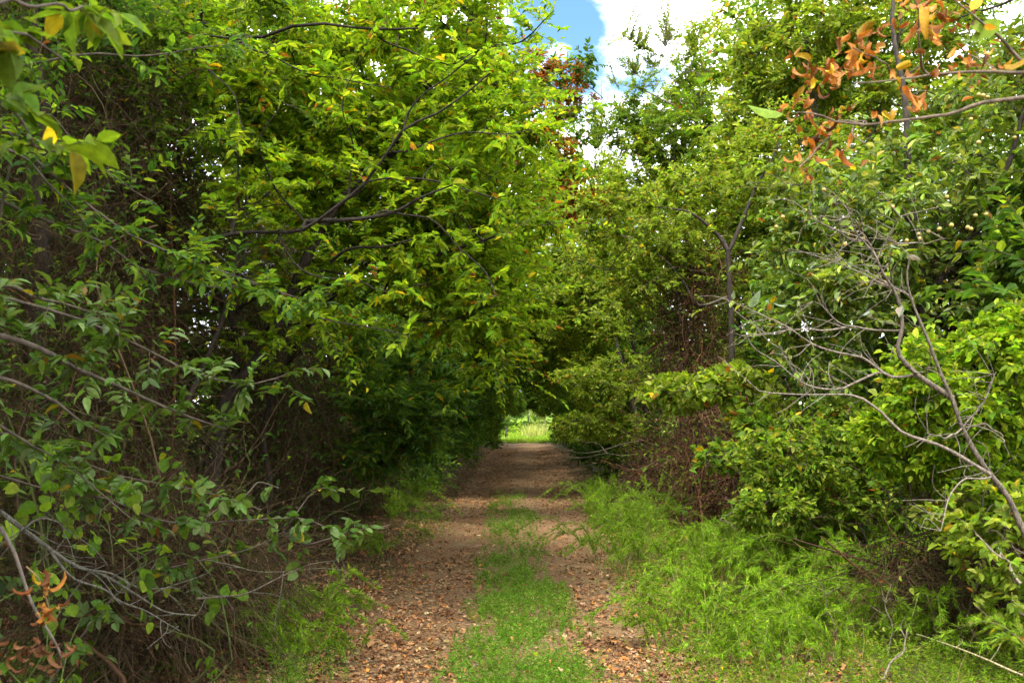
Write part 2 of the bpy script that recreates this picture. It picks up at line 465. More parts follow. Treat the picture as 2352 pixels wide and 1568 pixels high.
mx = nt.nodes.new('ShaderNodeMix'); mx.data_type = 'RGBA'
nt.links.new(cl, mx.inputs[0]); nt.links.new(sk.outputs[0], mx.inputs[6]); nt.links.new(cc.outputs[0], mx.inputs[7])
nt.links.new(mx.outputs[2], bg.inputs[0]); nt.links.new(bg.outputs[0], wo.inputs[0])

sd = bpy.data.lights.new('sun', 'SUN'); sd.energy = 2.0; sd.angle = R(20); sd.color = (1, .95, .85)
so = bpy.data.objects.new('sun', sd); col.objects.link(so)
sv = Vector((math.sin(SUN_AZ) * math.cos(SUN_EL), math.cos(SUN_AZ) * math.cos(SUN_EL), math.sin(SUN_EL)))
so.rotation_euler = sv.to_track_quat('Z', 'Y').to_euler(); so.location = (-20, -20, 40)

cd = bpy.data.cameras.new('camera'); cam = bpy.data.objects.new('camera', cd); col.objects.link(cam)
cam.location = (0, 0, CAMZ); cam.rotation_euler = (R(90), 0, 0)
cd.lens = 35; cd.sensor_width = 36; cd.clip_end = 4000; cd.clip_start = .05
cd.shift_x = -(VX - 1176) / 2352; cd.shift_y = (VY - 784) / 2352
cd.dof.use_dof = True; cd.dof.focus_distance = 11; cd.dof.aperture_fstop = 7.1
C.camera = cam
C.view_settings.view_transform = 'Standard'; C.view_settings.look = 'None'; C.view_settings.gamma = 1
C.view_settings.exposure = 2.42
C.render.engine = 'CYCLES'
cy = C.cycles
cy.max_bounces = 7; cy.diffuse_bounces = 5; cy.glossy_bounces = 1; cy.transmission_bounces = 6; cy.transparent_max_bounces = 4
cy.sample_clamp_indirect = 6; cy.use_denoising = True; cy.use_adaptive_sampling = True; cy.adaptive_threshold = .015
try:
    cy.denoiser = 'OPENIMAGEDENOISE'; cy.denoising_prefilter = 'ACCURATE'; cy.denoising_input_passes = 'RGB_ALBEDO_NORMAL'
except Exception:
    pass

# ================================================================== ground and path
def sheet(name, xs, ys, hf, m, kind='structure'):
    X, Y = np.meshgrid(xs, ys)
    v = np.stack([X, Y, hf(X, Y)], -1).reshape(-1, 3)
    nx, ny = len(xs), len(ys)
    j, i = np.meshgrid(np.arange(ny - 1), np.arange(nx - 1), indexing='ij')
    q = np.stack([j * nx + i, j * nx + i + 1, (j + 1) * nx + i + 1, (j + 1) * nx + i], -1).reshape(-1)
    b = Bag(); b.add(v, q, np.full((nx - 1) * (ny - 1), 4), np.full(((nx - 1) * (ny - 1), 3), .5))
    o = b.build(name, m, None, True); o['kind'] = kind
    return o
def path_c(y): return -.15 + .006 * np.asarray(y, float)
def path_hw(y): return 1.22 + .012 * np.asarray(y, float)
def inside(x, y):
    e = np.abs(x - path_c(y)) / path_hw(y) + .35 * (fbm(x * 1.1, y * 1.1, 21, 3) - .47)
    return (1 - sstep(.86, 1.06, e)) * (1 - sstep(71, 75, y)) * sstep(-4, -2, y)
ux = np.linspace(-1, 1, 241); xs = np.sinh(ux * 5.2) / np.sinh(5.2) * 900
uy = np.linspace(-.55, 1, 420); ys = np.sinh(uy * 4.6) / np.sinh(4.6) * 1400
sheet('ground', xs, ys, lambda x, y: ground_h(x, y) - .05 * inside(x, y), ground_mat('forest_floor', 'ground'))
sheet('path', np.linspace(-2.6, 2.9, 74), np.linspace(-3, 76, 640), lambda x, y: ground_h(x, y) - .09 * (1 - inside(x, y)) + .004, ground_mat('dirt_path', 'path'))

# ------------------------------------------------------------------ ground cover (nobody could count it)
def blades(name, n, xf, mask, H, Wd, per, pal, mat, seed, splay=.9, feather=False):
    "xf(r, n) draws x, y; mask(x, y) is the share of tufts kept"
    r = rs(seed)
    x, y = xf(r, n)
    k = r.rand(n) < mask(x, y)
    x, y = x[k], y[k]
    n = len(x)
    N = n * per
    hh = np.repeat(H * np.clip(.55 + 1.1 * fbm(x * 1.3, y * 1.3, seed, 3), .4, 1.7) * (1 + .25 * r.randn(n)), per)
    X = np.repeat(x, per) + r.randn(N) * .035; Y = np.repeat(y, per) + r.randn(N) * .035
    p = np.stack([X, Y, ground_h(X, Y) - .01], 1)
    D = np.stack([r.randn(N) * splay * .5, r.randn(N) * splay * .5, np.ones(N)], 1)
    U = r.randn(N, 3); U[:, 2] *= .2
    L = np.clip(hh * (1 + .3 * r.randn(N)), .01, None)
    if feather:             # seedlings: many short thread leaves up a thin stem
        u = r.rand(N)
        sx = np.repeat(r.randn(n), per) * .25; sy = np.repeat(r.randn(n), per) * .25
        X = np.repeat(x, per) + sx * u * hh; Y = np.repeat(y, per) + sy * u * hh
        p = np.stack([X, Y, ground_h(X, Y) + u * hh], 1)
        D = np.stack([r.randn(N), r.randn(N), .55 + .4 * r.randn(N)], 1)
        L = .034 * (.6 + .8 * r.rand(N)) * (1.15 - .6 * u)
    cl = np.repeat(np.clip(.7 + .6 * fbm(x * .9, y * .9, seed + 5, 3) + .12 * r.randn(n), .5, 1.5), per)
    b = Bag()
    place(b, 'blade', p, D, U, L, Wd * (.7 + .6 * r.rand(N)) * (1 + y.repeat(per) * .02), pick(pal, N, r, .2, cl), 1 + 1.2 * r.randn(N))
    o = b.build(name, mat)
    o['kind'] = 'stuff'
    return o
def per_y(y0, y1, x0, x1, p=1.6):
    def f(r, n):
        u = r.rand(n)
        y = (y0 ** (1 - p) + u * (y1 ** (1 - p) - y0 ** (1 - p))) ** (1 / (1 - p))
        return x0 + (x1 - x0) * r.rand(n), y
    return f
def strip_mask(x, y):
    c = .03 - .02 * (y - 6) + .06 * np.sin(y * .9)
    hw = .44 - .006 * (y - 6) + .14 * (fbm(x * 2.1, y * 1.3, 4, 3) - .45)
    m = 1 - sstep(.45, 1.35, np.abs(x - c) / np.maximum(hw, .05))
    return m * (.12 + .88 * sstep(.36, .56, fbm(x * 3.4, y * 2.2, 31, 3) + .06 * (y < 8.5))) * (1 - sstep(18, 26, y))
def right_mask(x, y):
    e = .66 + .055 * (y - 6) + .5 * (fbm(x * 1.0, y * 1.0, 14, 3) - .45)
    return sstep(e - .1, e + .5, x) * (1 - sstep(15, 21, y)) * (.55 + .45 * sstep(.38, .5, fbm(x * 2, y * 2, 71, 3)))
def left_mask(x, y):
    return (1 - sstep(-1.35, -.95, x)) * sstep(.47, .60, fbm(x * 1.1 + 3, y * .8, 44, 3)) * (1 - sstep(18, 24, y))
tag(blades('centre_grass', 24000, per_y(4.5, 26, -1.1, 1.0), strip_mask, .10, .0046, 16, PAL_GRASS, M_fen, 11, 1.3, True), 'low feathery green growth along the middle of the path', 'grass')
tag(blades('verge_grass', 23000, per_y(4.5, 21, .5, 5.5), right_mask, .11, .0045, 14, PAL_GRASSY, M_fen, 12, 1.2, True), 'bright green grass and seedlings on the right verge', 'grass')
tag(blades('shade_grass', 11000, per_y(4.5, 24, -4.0, -.8), left_mask, .12, .0045, 13, PAL_GRASS, M_fen, 13, 1.2, True), 'thin dull grass in the shade on the left edge of the path', 'grass')
tag(blades('meadow_grass', 9000, lambda r, n: (-9 + 20 * r.rand(n), 73 + 75 * r.rand(n) ** 1.5), lambda x, y: sstep(72, 77, y + 3 * fbm(x, y, 8, 2)), .22, .02, 6, PAL_GRASSY, M_fen, 14, 1.2), 'sunlit meadow grass beyond the far end of the path', 'grass')

tag(blades('dry_stalks', 5200, per_y(4.5, 20, -3, 5.2), lambda x, y: np.clip(right_mask(x, y) + .6 * left_mask(x, y) + .25 * strip_mask(x, y), 0, 1) * sstep(.42, .6, fbm(x * 1.7, y * 1.7, 91, 3)), .2, .004, 3, [((.30, .24, .10), 3), ((.22, .17, .07), 3), ((.2, .24, .05), 2)], M_fen, 19, 1.5), 'dry yellowed grass stalks standing among the green growth of the verges', 'dry grass')
def litter(name, n, xf, mask, L, seed):
    r = rs(seed)
    x, y = xf(r, n)
    k = r.rand(n) < mask(x, y)
    x, y = x[k], y[k]; n = len(x)
    p = np.stack([x, y, ground_h(x, y) + .006 + .014 * r.rand(n)], 1)
    a = r.rand(n) * 6.28
    D = np.stack([np.cos(a), np.sin(a), .22 * r.randn(n)], 1)
    U = np.array([0, 0, 1.]) + .38 * r.randn(n, 3)
    LL = L * np.clip(1 + .35 * r.randn(n), .35, 2) * (1 + .012 * y)
    cl = np.clip(.75 + .5 * fbm(x * .8, y * .8, seed, 3), .6, 1.4)
    b = Bag(); place(b, 'litter', p, D, U, LL, LL * (.55 + .3 * r.rand(n)), pick(PAL_LIT, n, r, .25, cl), np.clip(1 + .6 * r.randn(n), -.5, 2.6))
    o = b.build(name, M_litter); o['kind'] = 'stuff'
    return o
def lit_mask(x, y):
    d = x - path_c(y)
    f = fbm(x * 1.5, y * 1.0, 61, 3)
    left = sstep(-.15, -.55, d) * .95
    right = sstep(.25, .6, d) * .55
    bare = 1 - .75 * np.exp(-((y - 14) / 3.5) ** 2) * (np.abs(d) < 1.2)
    return np.clip((.22 + left + right) * (.42 + .58 * sstep(.33, .56, f + .08)) * bare, 0, 1)
tag(litter('fallen_leaves', 125000, per_y(4.3, 60, -4.5, 2.2, 1.5), lit_mask, .031, 15), 'brown and orange fallen leaves strewn over the path and its edges', 'fallen leaves')
def small_leaves(name, n, xf, mask, L, pal, mat, seed, hi, up, tm='simple'):
    r = rs(seed); x, y = xf(r, n); k = r.rand(n) < mask(x, y); x, y = x[k], y[k]; n = len(x)
    p = np.stack([x, y, ground_h(x, y) + hi * (.3 + .7 * r.rand(n))], 1)
    LL = L * np.clip(1 + .35 * r.randn(n), .4, 1.9)
    b = Bag(); place(b, tm, p, nrm(r.randn(n, 3) * np.array([1, 1, .35])), nrm(np.array([0, 0, 1.]) + up * r.randn(n, 3)), LL, LL * .55, pick(pal, n, r, .22), 1 + .5 * r.randn(n))
    o = b.build(name, mat); o['kind'] = 'stuff'; return o
clumpy = lambda x, y: np.clip(right_mask(x, y) + .7 * left_mask(x, y) + .3 * strip_mask(x, y), 0, 1) * sstep(.46, .6, fbm(x * 2.3, y * 2.3, 131, 3))
tag(small_leaves('broad_weeds', 16000, per_y(4.5, 18, -3, 5), clumpy, .034, PAL_MID + PAL_YEL, M_leaf, 17, .2, .45), 'small broad leaved weeds mixed into the green growth of the verges', 'weeds')
tag(small_leaves('caught_leaves', 2600, per_y(4.5, 18, -2.5, 4.5), lambda x, y: np.clip(right_mask(x, y) * .45 + strip_mask(x, y), 0, 1), .04, PAL_LIT, M_litter, 18, .09, .5, 'litter'), 'brown fallen leaves caught on top of the grass', 'fallen leaves')
r = rs(16)
b = Bag(); n = 900
x, y = per_y(4.4, 26, -4, 4.5)(r, n)
a = r.rand(n) * 6.28; L = .08 + .25 * r.rand(n) ** 2
d = np.stack([np.cos(a), np.sin(a), .08 * r.randn(n)], 1)
p0 = np.stack([x, y, ground_h(x, y) + .012], 1)
tt = np.linspace(-.5, .5, 5)
P = p0[:, None] + d[:, None] * (L[:, None] * tt)[..., None] + r.randn(n, 5, 3) * .008
tubes(b, P, np.full((n, 5), .0028), pick([((.26, .19, .13), 3), ((.14, .09, .06), 3), ((.33, .27, .2), 1)], n, r), 3)
o = b.build('twig_litter', M_twig); o['kind'] = 'stuff'; tag(o, 'small dry twigs lying scattered among the fallen leaves', 'twigs')

# ================================================================== helpers for whole plants
def crown(p, c, rad, n, sub=10, sig=.28, r0=.03, hollow=.35, above=.3, limb=True, up=.18, **kw):
    c = np.asarray(c, float); rad = np.asarray(rad, float)
    if limb:
        p.reach(c, r0, r0 * .45, up)
    sc = ell(p.r, c, rad, sub, hollow)
    sc = sc[sc[:, 2] > above]
    if not len(sc): return
    p.reach(sc, r0 * .55, .004, .12)
    w = p.r.rand(len(sc)) + .4
    k = p.r.choice(len(sc), n, p=w / w.sum())
    t = sc[k] + p.r.randn(n, 3) * sig * np.array([1, 1, .7])
    p.sprays(t[t[:, 2] > above * .6], **kw)

def strands(r, o0, n, L, S=8, bias=(0, 0, -1), wild=.55, rad=.0025, start=None):
    "n wandering strands; o0 gives their starting points"
    st = L * np.clip(1 + .4 * r.randn(n), .3, 2)[:, None, None] / S
    d = np.asarray(bias)[None, None] + wild * (r.randn(n, 1, 3) + np.cumsum(r.randn(n, S, 3) * .55, 1))
    P = o0[:, None] + np.concatenate([np.zeros((n, 1, 3)), np.cumsum(nrm(d) * st, 1)], 1)
    Rr = rad * np.clip(1 + .5 * r.randn(n), .35, 3)[:, None] * np.linspace(1.15, .55, S + 1)[None]
    return P, Rr
def tangle(name, seed, boxes, label, group=None, pal=PAL_VINE, n=4200, L=.9, rad=.0026, dead=5000, deadL=.028, green=0, gpal=PAL_MID, big=14, greenL=.05, wild=.55):
    "a curtain of dry climbing vines; boxes: (centre, half sizes, weight)"
    r = rs(seed)
    wts = np.array([b[2] for b in boxes], float); wts /= wts.sum()
    def pts(m):
        k = r.choice(len(boxes), m, p=wts)
        c = np.array([b[0] for b in boxes])[k]; h = np.array([b[1] for b in boxes])[k]
        q = c + h * nrm(r.randn(m, 3)) * (r.rand(m, 1) ** .45)
        q[:, 2] = np.maximum(q[:, 2], .04)
        return q
    base = np.array([boxes[0][0][0], boxes[0][0][1], 0.]); base[2] = gz(base[0], base[1])
    root = thing(name, base, label, 'vines', group)
    v = Bag()
    # stout stems that rise from the ground and carry the mass
    q = pts(big); foot = q.copy(); foot[:, 2] = [gz(a, b_) for a, b_ in q[:, :2]]; foot[:, :2] += r.randn(big, 2) * .25
    mids = (q + foot) / 2 + r.randn(big, 3) * .18
    P = np.stack([catmull([f, m, t, t + np.array([r.randn() * .4, r.randn() * .3, .35])], 14) for f, m, t in zip(foot, mids, q)])
    tubes(v, P, np.linspace(.013, .004, 14)[None] * (.6 + .8 * r.rand(big, 1)), pick(pal, big, r), 5)
    o0 = pts(n)
    P, Rr = strands(r, o0 + np.array([0, 0, L * .3]), n, L, 8, (0, 0, -.8), wild, rad)
    P[..., 2] = np.maximum(P[..., 2], .015)
    tubes(v, P, Rr, pick(pal, n, r, .3), 3)
    v.build('vine_stems', M_twig, root, True)
    if dead:
        p = Plant(seed + 1); pp = P[r.randint(0, n, dead), r.randint(0, 9, dead)] + r.randn(dead, 3) * .015
        p.scatter_leaves(pp, deadL, .5, [(tuple(np.array(c) * 1.0), w_) for c, w_ in pal], 'curl', .3)
        p.leaf.build('withered_leaves', M_dry, root)
    if green:
        p = Plant(seed + 2); pp = P[r.randint(0, n, green), r.randint(0, 9, green)] + r.randn(green, 3) * .03
        D = nrm(r.randn(green, 3) * np.array([1, 1, .5]) + np.array([0, -.1, -.35])); LL = greenL * np.clip(1 + .3 * r.randn(green), .4, 1.7)
        place(p.leaf, 'simple', pp, D, nrm(np.array([0, -.25, 1.]) + .45 * r.randn(green, 3)), LL, LL * .5, pick(gpal, green, r))
        p.leaf.build('leaves', M_leaf, root)
    return root

# ================================================================== LEFT SIDE
# --- the large bright tree whose limbs reach over the path
p = Plant(101)
bx = W(500, 1000, 8.1)
base = np.array([bx[0] - .2, 8.2, gz(bx[0] - .2, 8.2)])
p.line([base, W(515, 930, 8.0), W(560, 860, 7.9), W(640, 740, 7.8), W(720, 560, 7.7), W(800, 440, 7.8), W(900, 320, 8.4), W(1010, 200, 8.2), W(1080, 60, 8.2), W(1110, -120, 8.3)], .058, .014, 34, .02, pw=.8)
p.line([base + np.array([-.25, .2, 0]), W(500, 900, 8.5), W(520, 750, 8.7), W(400, 400, 9.2), W(430, 150, 9), W(500, -150, 8.8)], .036, .015, 24, .06)
BR = (.022, .017, .013)
p.line(WP([(430, 590), (520, 548), (640, 525), (700, 510), (800, 452), (850, 415), (900, 350), (945, 297), (1010, 262), (1070, 215), (1125, 168)], 7.1, 6.4), .021, .005, 26, .03, key='branches', c=BR)
p.line(WP([(700, 510), (790, 500), (890, 485), (960, 455), (1040, 425)], 7.0, 6.5), .020, .005, 14, .02, key='branches', c=BR)
p.line(WP([(760, 600), (820, 570), (900, 556), (1000, 540)], 7.4, 6.9), .014, .004, 12, .02, attach=.3, key='branches', c=BR)
p.line(WP([(640, 740), (800, 600), (930, 610), (1090, 560), (1190, 520)], 8.6, 7.2), .026, .006, 16, .03, key='branches', c=BR)
p.line(WP([(560, 700), (700, 640), (860, 700), (1000, 740), (1120, 700)], 8.8, 7.8), .022, .005, 16, .03, key='branches', c=BR)
p.line(WP([(430, 40), (560, 95), (700, 60), (850, 70), (960, 65)], 7.6, 6.8), .024, .006, 14, .03, key='branches', c=BR)
p.line(WP([(1010, 200), (1100, 120), (1200, 90), (1272, 25)], 8.2, 7.6), .016, .003, 12, .02, key='branches', c=BR)
fine = [[(945, 297), (1000, 200), (1080, 130), (1150, 100)], [(850, 415), (960, 400), (1060, 430), (1150, 460)], [(700, 510), (620, 430), (600, 330), (640, 250)], [(890, 485), (1000, 520), (1100, 600), (1140, 680)],
        [(800, 452), (820, 330), (790, 220), (830, 130)], [(900, 350), (980, 330), (1100, 330), (1210, 300)], [(560, 95), (640, 150), (760, 170), (900, 200)], [(640, 525), (720, 620), (860, 660), (980, 650)], [(860, 70), (960, 130), (1040, 140), (1110, 110)],
        [(470, 560), (560, 640), (680, 700), (800, 740), (940, 770)], [(420, 90), (520, 200), (560, 300)]]
for pts in fine:
    p.line(WP(pts, 7.0, 6.7), .0085, .003, 18, .03, key='branches', c=BR, attach=.9)
    q_ = p.N[-14:]; q_ = q_[p.r.randint(0, 14, 9)] + p.r.randn(9, 3) * np.array([.14, .15, .08])
    p.sprays(q_, K=11, ll=.3, L=.07, wr=.38, pal=PAL_BRIGHT, droop=.1, flat=.75, pen=.1)
kw = dict(K=16, ll=.44, L=.060, wr=.38, pal=PAL_BRIGHT, droop=.06, flat=.74)
for px, py, Y, rx, ry, rz, n, sub in [
        (930, 170, 8.2, .9, 1.2, .75, 640, 24), (760, 260, 8.4, .95, 1.2, .75, 520, 20), (1060, 350, 8.1, .75, 1.0, .7, 470, 18),
        (880, 430, 8.2, .9, .9, .6, 400, 16), (700, 400, 8.6, .8, .8, .5, 180, 11), (1085, 230, 8.4, .5, .9, .55, 240, 11), (560, 150, 8.4, .8, 1.2, .6, 230, 12),
        (1010, 520, 8.2, .7, .9, .5, 300, 13), (1090, 690, 8.0, .45, .8, .42, 260, 11), (1120, 800, 8.4, .25, .5, .2, 60, 5), (900, 640, 8.3, .6, .8, .42, 170, 10),
        (960, 20, 8.2, .65, 1.0, .5, 260, 12), (750, 40, 8.5, .8, 1.1, .5, 230, 12), (560, 480, 7.2, .28, .4, .25, 44, 5), (620, 440, 7.4, .4, .5, .3, 40, 6),
        (700, 700, 8.2, .6, .7, .4, 110, 8), (1140, 480, 8.6, .5, .8, .5, 180, 9), (900, 200, 9.8, 1.3, .7, 1.0, 420, 16), (1020, 400, 9.8, 1.0, .7, .9, 380, 15), (820, 330, 9.8, .9, .7, .8, 240, 12)]:
    crown(p, W(px, py, Y), (rx, ry, rz), int(n * 1.15), int(sub * 1.3), .25, .022, **kw)
p.finish('overhanging_tree', base, 'large bright green tree leaning from the left with dark limbs reaching over the path', 'tree', None, trunkc=(.030, .022, .016), branchc=BR)

# --- darker saplings below it, at the left mouth of the tunnel
def sapling(seed, base, clumps, label, pal, group=None, L=.075, wr=.5, K=10, name='sapling', trunk=None, leafm=None, tw=.0026, sig=.2, flat=.72, droop=.13, ll=.34, r0=.02, trunkc=(.06, .048, .038), trad=(.035, .008), tmpl='simple', crownname='crown', cat='tree', hollow=.35, opp=False, nst=1, ang=.85):
    p = Plant(seed)
    b = np.array([base[0], base[1], gz(base[0], base[1])])
    cs = np.array([c[0] for c in clumps])
    top = cs[np.argmax(cs[:, 2])]
    for q in range(nst):
        o = p.r.randn(3) * np.array([.15, .15, 0]) * (q > 0)
        if trunk is None:
            mid = b * .45 + top * .55 + p.r.randn(3) * .15
            p.line([b + o, b * .8 + mid * .2 + np.array([0, 0, .3]), mid + o, top + o * 2], trad[0] * (1 - .2 * q), trad[1], 16, .03)
        else:
            p.line([b + o] + list(trunk), trad[0], trad[1], 22, .02)
    for c, rad, n, sub in clumps:
        crown(p, c, rad, n, sub, sig, r0, hollow, K=K, ll=ll, L=L, wr=wr, pal=pal, droop=droop, flat=flat, tmpl=tmpl, tw=tw, opp=opp, ang=ang)
    return p.finish(name, b, label, cat, group, leafm=leafm, trunkc=trunkc, crown=crownname, stem='trunk' if cat == 'tree' else 'stems')

sapling(111, (-2.35, 12.6), [(W(900, 760, 12), (.75, .9, .5), 380, 15), (W(940, 880, 11.5), (.7, .8, .42), 360, 14), (W(870, 990, 11.6), (.6, .8, .42), 340, 13),
                             (W(800, 840, 12.2), (.6, .8, .5), 260, 11), (W(760, 720, 12.5), (.7, .8, .5), 260, 11), (W(870, 1060, 12.0), (.45, .6, .3), 130, 8), (W(1000, 960, 11.4), (.22, .4, .25), 50, 5)],
        'dark bluish green sapling with drooping sprays at the left mouth of the tunnel', PAL_BLUE + PAL_MID, L=.078, wr=.42)
sapling(112, (-2.2, 16.5), [(W(1010, 800, 16), (.8, 1, .6), 380, 14), (W(960, 700, 16.5), (.9, 1, .6), 330, 13), (W(1040, 930, 16), (.5, .8, .45), 240, 10), (W(980, 1010, 16.2), (.55, .8, .4), 220, 9), (W(1090, 860, 16.5), (.4, .8, .4), 160, 8)],
        'deep green sapling just behind the bluish one, beside the tunnel mouth', PAL_DARK, L=.08, wr=.44)
sapling(113, (-3.1, 13.5), [(W(1120, 600, 15), (.9, 1.1, .9), 420, 16), (W(1030, 560, 14.5), (.9, 1.1, .8), 320, 13), (W(1160, 720, 15.5), (.65, .9, .5), 260, 11), (W(1060, 700, 14.5), (.8, .9, .6), 260, 11), (W(1055, 400, 15), (1.0, 1, .8), 380, 14), (W(900, 200, 14.5), (1.2, 1, 1), 380, 14), (W(1010, 250, 15), (.9, 1, .9), 300, 12)],
        'yellow green young tree between the large bright tree and the tunnel', PAL_BRIGHT, L=.085, wr=.45)

sapling(114, (-3.3, 8.0), [(W(330, 120, 7.4), (.8, .7, .35), 150, 12), (W(540, 230, 7.6), (.6, .7, .35), 110, 9), (W(200, 40, 7.2), (.7, .7, .35), 110, 8), (W(620, 90, 7.8), (.6, .7, .35), 110, 8), (W(430, 300, 7.4), (.5, .5, .25), 60, 6)],
        'slender tree with small leaves before the hanging vines at the upper left', PAL_MID, L=.062, wr=.42, ll=.3)
sapling(115, (2.7, 20.5), [(W(1290, 620, 20), (1.1, 1.4, .8), 420, 16), (W(1230, 520, 21.5), (.8, 1.2, .6), 260, 12), (W(1370, 520, 21), (.9, 1.2, .7), 300, 12), (W(1370, 720, 19.5), (.8, 1.1, .6), 300, 12), (W(1250, 720, 20.5), (.8, 1.1, .5), 240, 10), (W(1450, 640, 20), (.9, 1.1, .8), 260, 12), (W(1300, 470, 23), (.8, 1, .55), 300, 12), (W(1260, 570, 23), (.9, 1, .7), 320, 12), (W(1380, 440, 22), (.7, 1, .5), 220, 10), (W(1290, 800, 20.5), (.85, 1, .4), 260, 11), (W(1340, 860, 20), (.5, .8, .3), 120, 7)],
        'yellow green tree leaning over the right mouth of the tunnel', PAL_YEL, L=.085, wr=.45, trad=(.07, .015))
sapling(116, (-3.2, 20.5), [(W(1130, 560, 21), (1.1, 1.4, .9), 420, 16), (W(1210, 640, 21), (.9, 1.2, .6), 300, 12), (W(1040, 640, 20), (.9, 1.1, .8), 280, 12), (W(1130, 760, 21), (.9, 1.1, .6), 260, 11), (W(1220, 470, 23.5), (.8, 1, .6), 280, 11), (W(1280, 670, 24), (.9, 1, .6), 300, 11)],
        'mid green tree leaning over the left mouth of the tunnel', PAL_BRIGHT, L=.085, wr=.45, trad=(.07, .015))

sapling(117, (4.4, 16.8), [(W(1690, 560, 16.8), (1.0, .9, .8), 420, 15), (W(1700, 720, 16.6), (1.0, .9, .8), 420, 15), (W(1790, 640, 16.8), (.9, .9, .8), 340, 13), (W(1640, 440, 17), (.9, .9, .7), 300, 12), (W(1740, 840, 16.4), (.9, .9, .7), 300, 12), (W(1850, 520, 17), (.8, .9, .8), 260, 11)],
        'bushy mid green tree filling in right behind the dark fork', PAL_YEL + PAL_MID, L=.085, wr=.45, trad=(.06, .015))

# --- the rusty tree against the sky
p = Plant(121)
base = np.array([-3.0, 15.5, gz(-3.0, 15.5)])
p.line([base, (-2.9, 15.4, 2.2), (-2.3, 15.2, 4.3), W(1080, 520, 18), W(1200, 230, 15), W(1290, 150, 15)], .10, .012, 24, .05)
for e in [(1385, 225), (1350, 340), (1400, 470), (1220, 130)]:
    p.reach(W(*e, 15), .03, .006, .1)
for px, py, rx, rz, n, sub, pal, LL in [(1310, 180, .5, .36, 90, 9, PAL_DARK, .08), (1250, 240, .5, .5, 90, 8, PAL_MID, .08), (1290, 310, .5, .5, 110, 8, PAL_MID, .08), (1250, 390, .6, .35, 130, 8, PAL_BRIGHT, .08), (1330, 400, .3, .3, 50, 5, PAL_BRIGHT, .08)]:
    crown(p, W(px, py, 15), (rx, .6, rz), n, sub, .18, .016, K=10, ll=.34, L=LL, wr=.42, pal=pal, droop=.3, flat=.6, opp=True)
for px, py in [(1180, 170), (1215, 230), (1255, 180), (1300, 160), (1335, 215), (1240, 300), (1285, 340), (1200, 400), (1270, 425), (1325, 430), (1370, 465), (1330, 485), (1250, 470), (1160, 340), (1300, 250), (1385, 450), (1230, 140), (1345, 455), (1300, 470)]:
    crown(p, W(px, py, 14.6), (.24, .35, .17), 62, 5, .10, .010, K=10, ll=.26, L=.050, wr=.40, pal=PAL_RUST, droop=.4, flat=.5, opp=True)
p.finish('rusty_tree', base, 'tree with rust red seed bunches and sparse leaves against the sky above the tunnel', 'tree', None, trunkc=(.055, .045, .038))

# --- vine thickets down the left side
tangle('vine_thicket', 131, [((-3.0, 6.9, 1.5), (.55, 1.6, 1.5), 3), ((-3.2, 7.4, 3.2), (.75, 1.5, 1.5), 3), ((-2.3, 6.3, .6), (.6, .8, .6), .8)],
       'thicket of dry brown vines on the near left, from the ground up to the limbs', None, n=9000, dead=7000, green=9500, gpal=PAL_DARK + PAL_MID, greenL=.045, L=.65, rad=.0019, wild=.7, big=26)
tangle('vine_thicket', 134, [((-2.75, 11.3, 1.3), (.65, 2.0, 1.3), 3), ((-3.0, 11.5, 3.0), (.7, 1.6, 1.2), 2)],
       'brown vine thicket under the leaning trunk of the large bright tree', None, n=7500, dead=6000, green=6500, gpal=PAL_DARK, greenL=.05, L=.65, rad=.0020, wild=.7, big=22)
tangle('vine_thicket', 137, [((-2.65, 16.0, .9), (.6, 2.4, 1.0), 3), ((-2.9, 17, 2.2), (.6, 2, 1), 1)],
       'low brown vine thicket along the left edge just before the tunnel', None, n=4600, dead=4000, green=5500, gpal=PAL_DARK, greenL=.055, L=.6, rad=.0022, wild=.7)
tangle('hanging_vines', 140, [((-4.3, 8.8, 4.6), (1.3, 1.0, 1.6), 3), ((-3.6, 8.4, 3.6), (1.0, .9, 1.2), 2)],
       'curtain of grey brown vines hanging high behind the leaning trunk on the left', None, n=8500, dead=7500, green=7000, gpal=PAL_MID + PAL_DARK, greenL=.05, L=.75, rad=.0020, wild=.65, big=24)
tangle('bramble_heap', 143, [((-2.3, 5.9, .45), (.75, .8, .42), 3), ((-2.1, 7.2, .35), (.5, .9, .35), 2)],
       'sprawling heap of thin dead stems on the ground at the lower left', None, n=2600, dead=1500, L=.7, green=160, gpal=PAL_GREY, pal=PAL_VINE, wild=.9, big=8, rad=.0022)

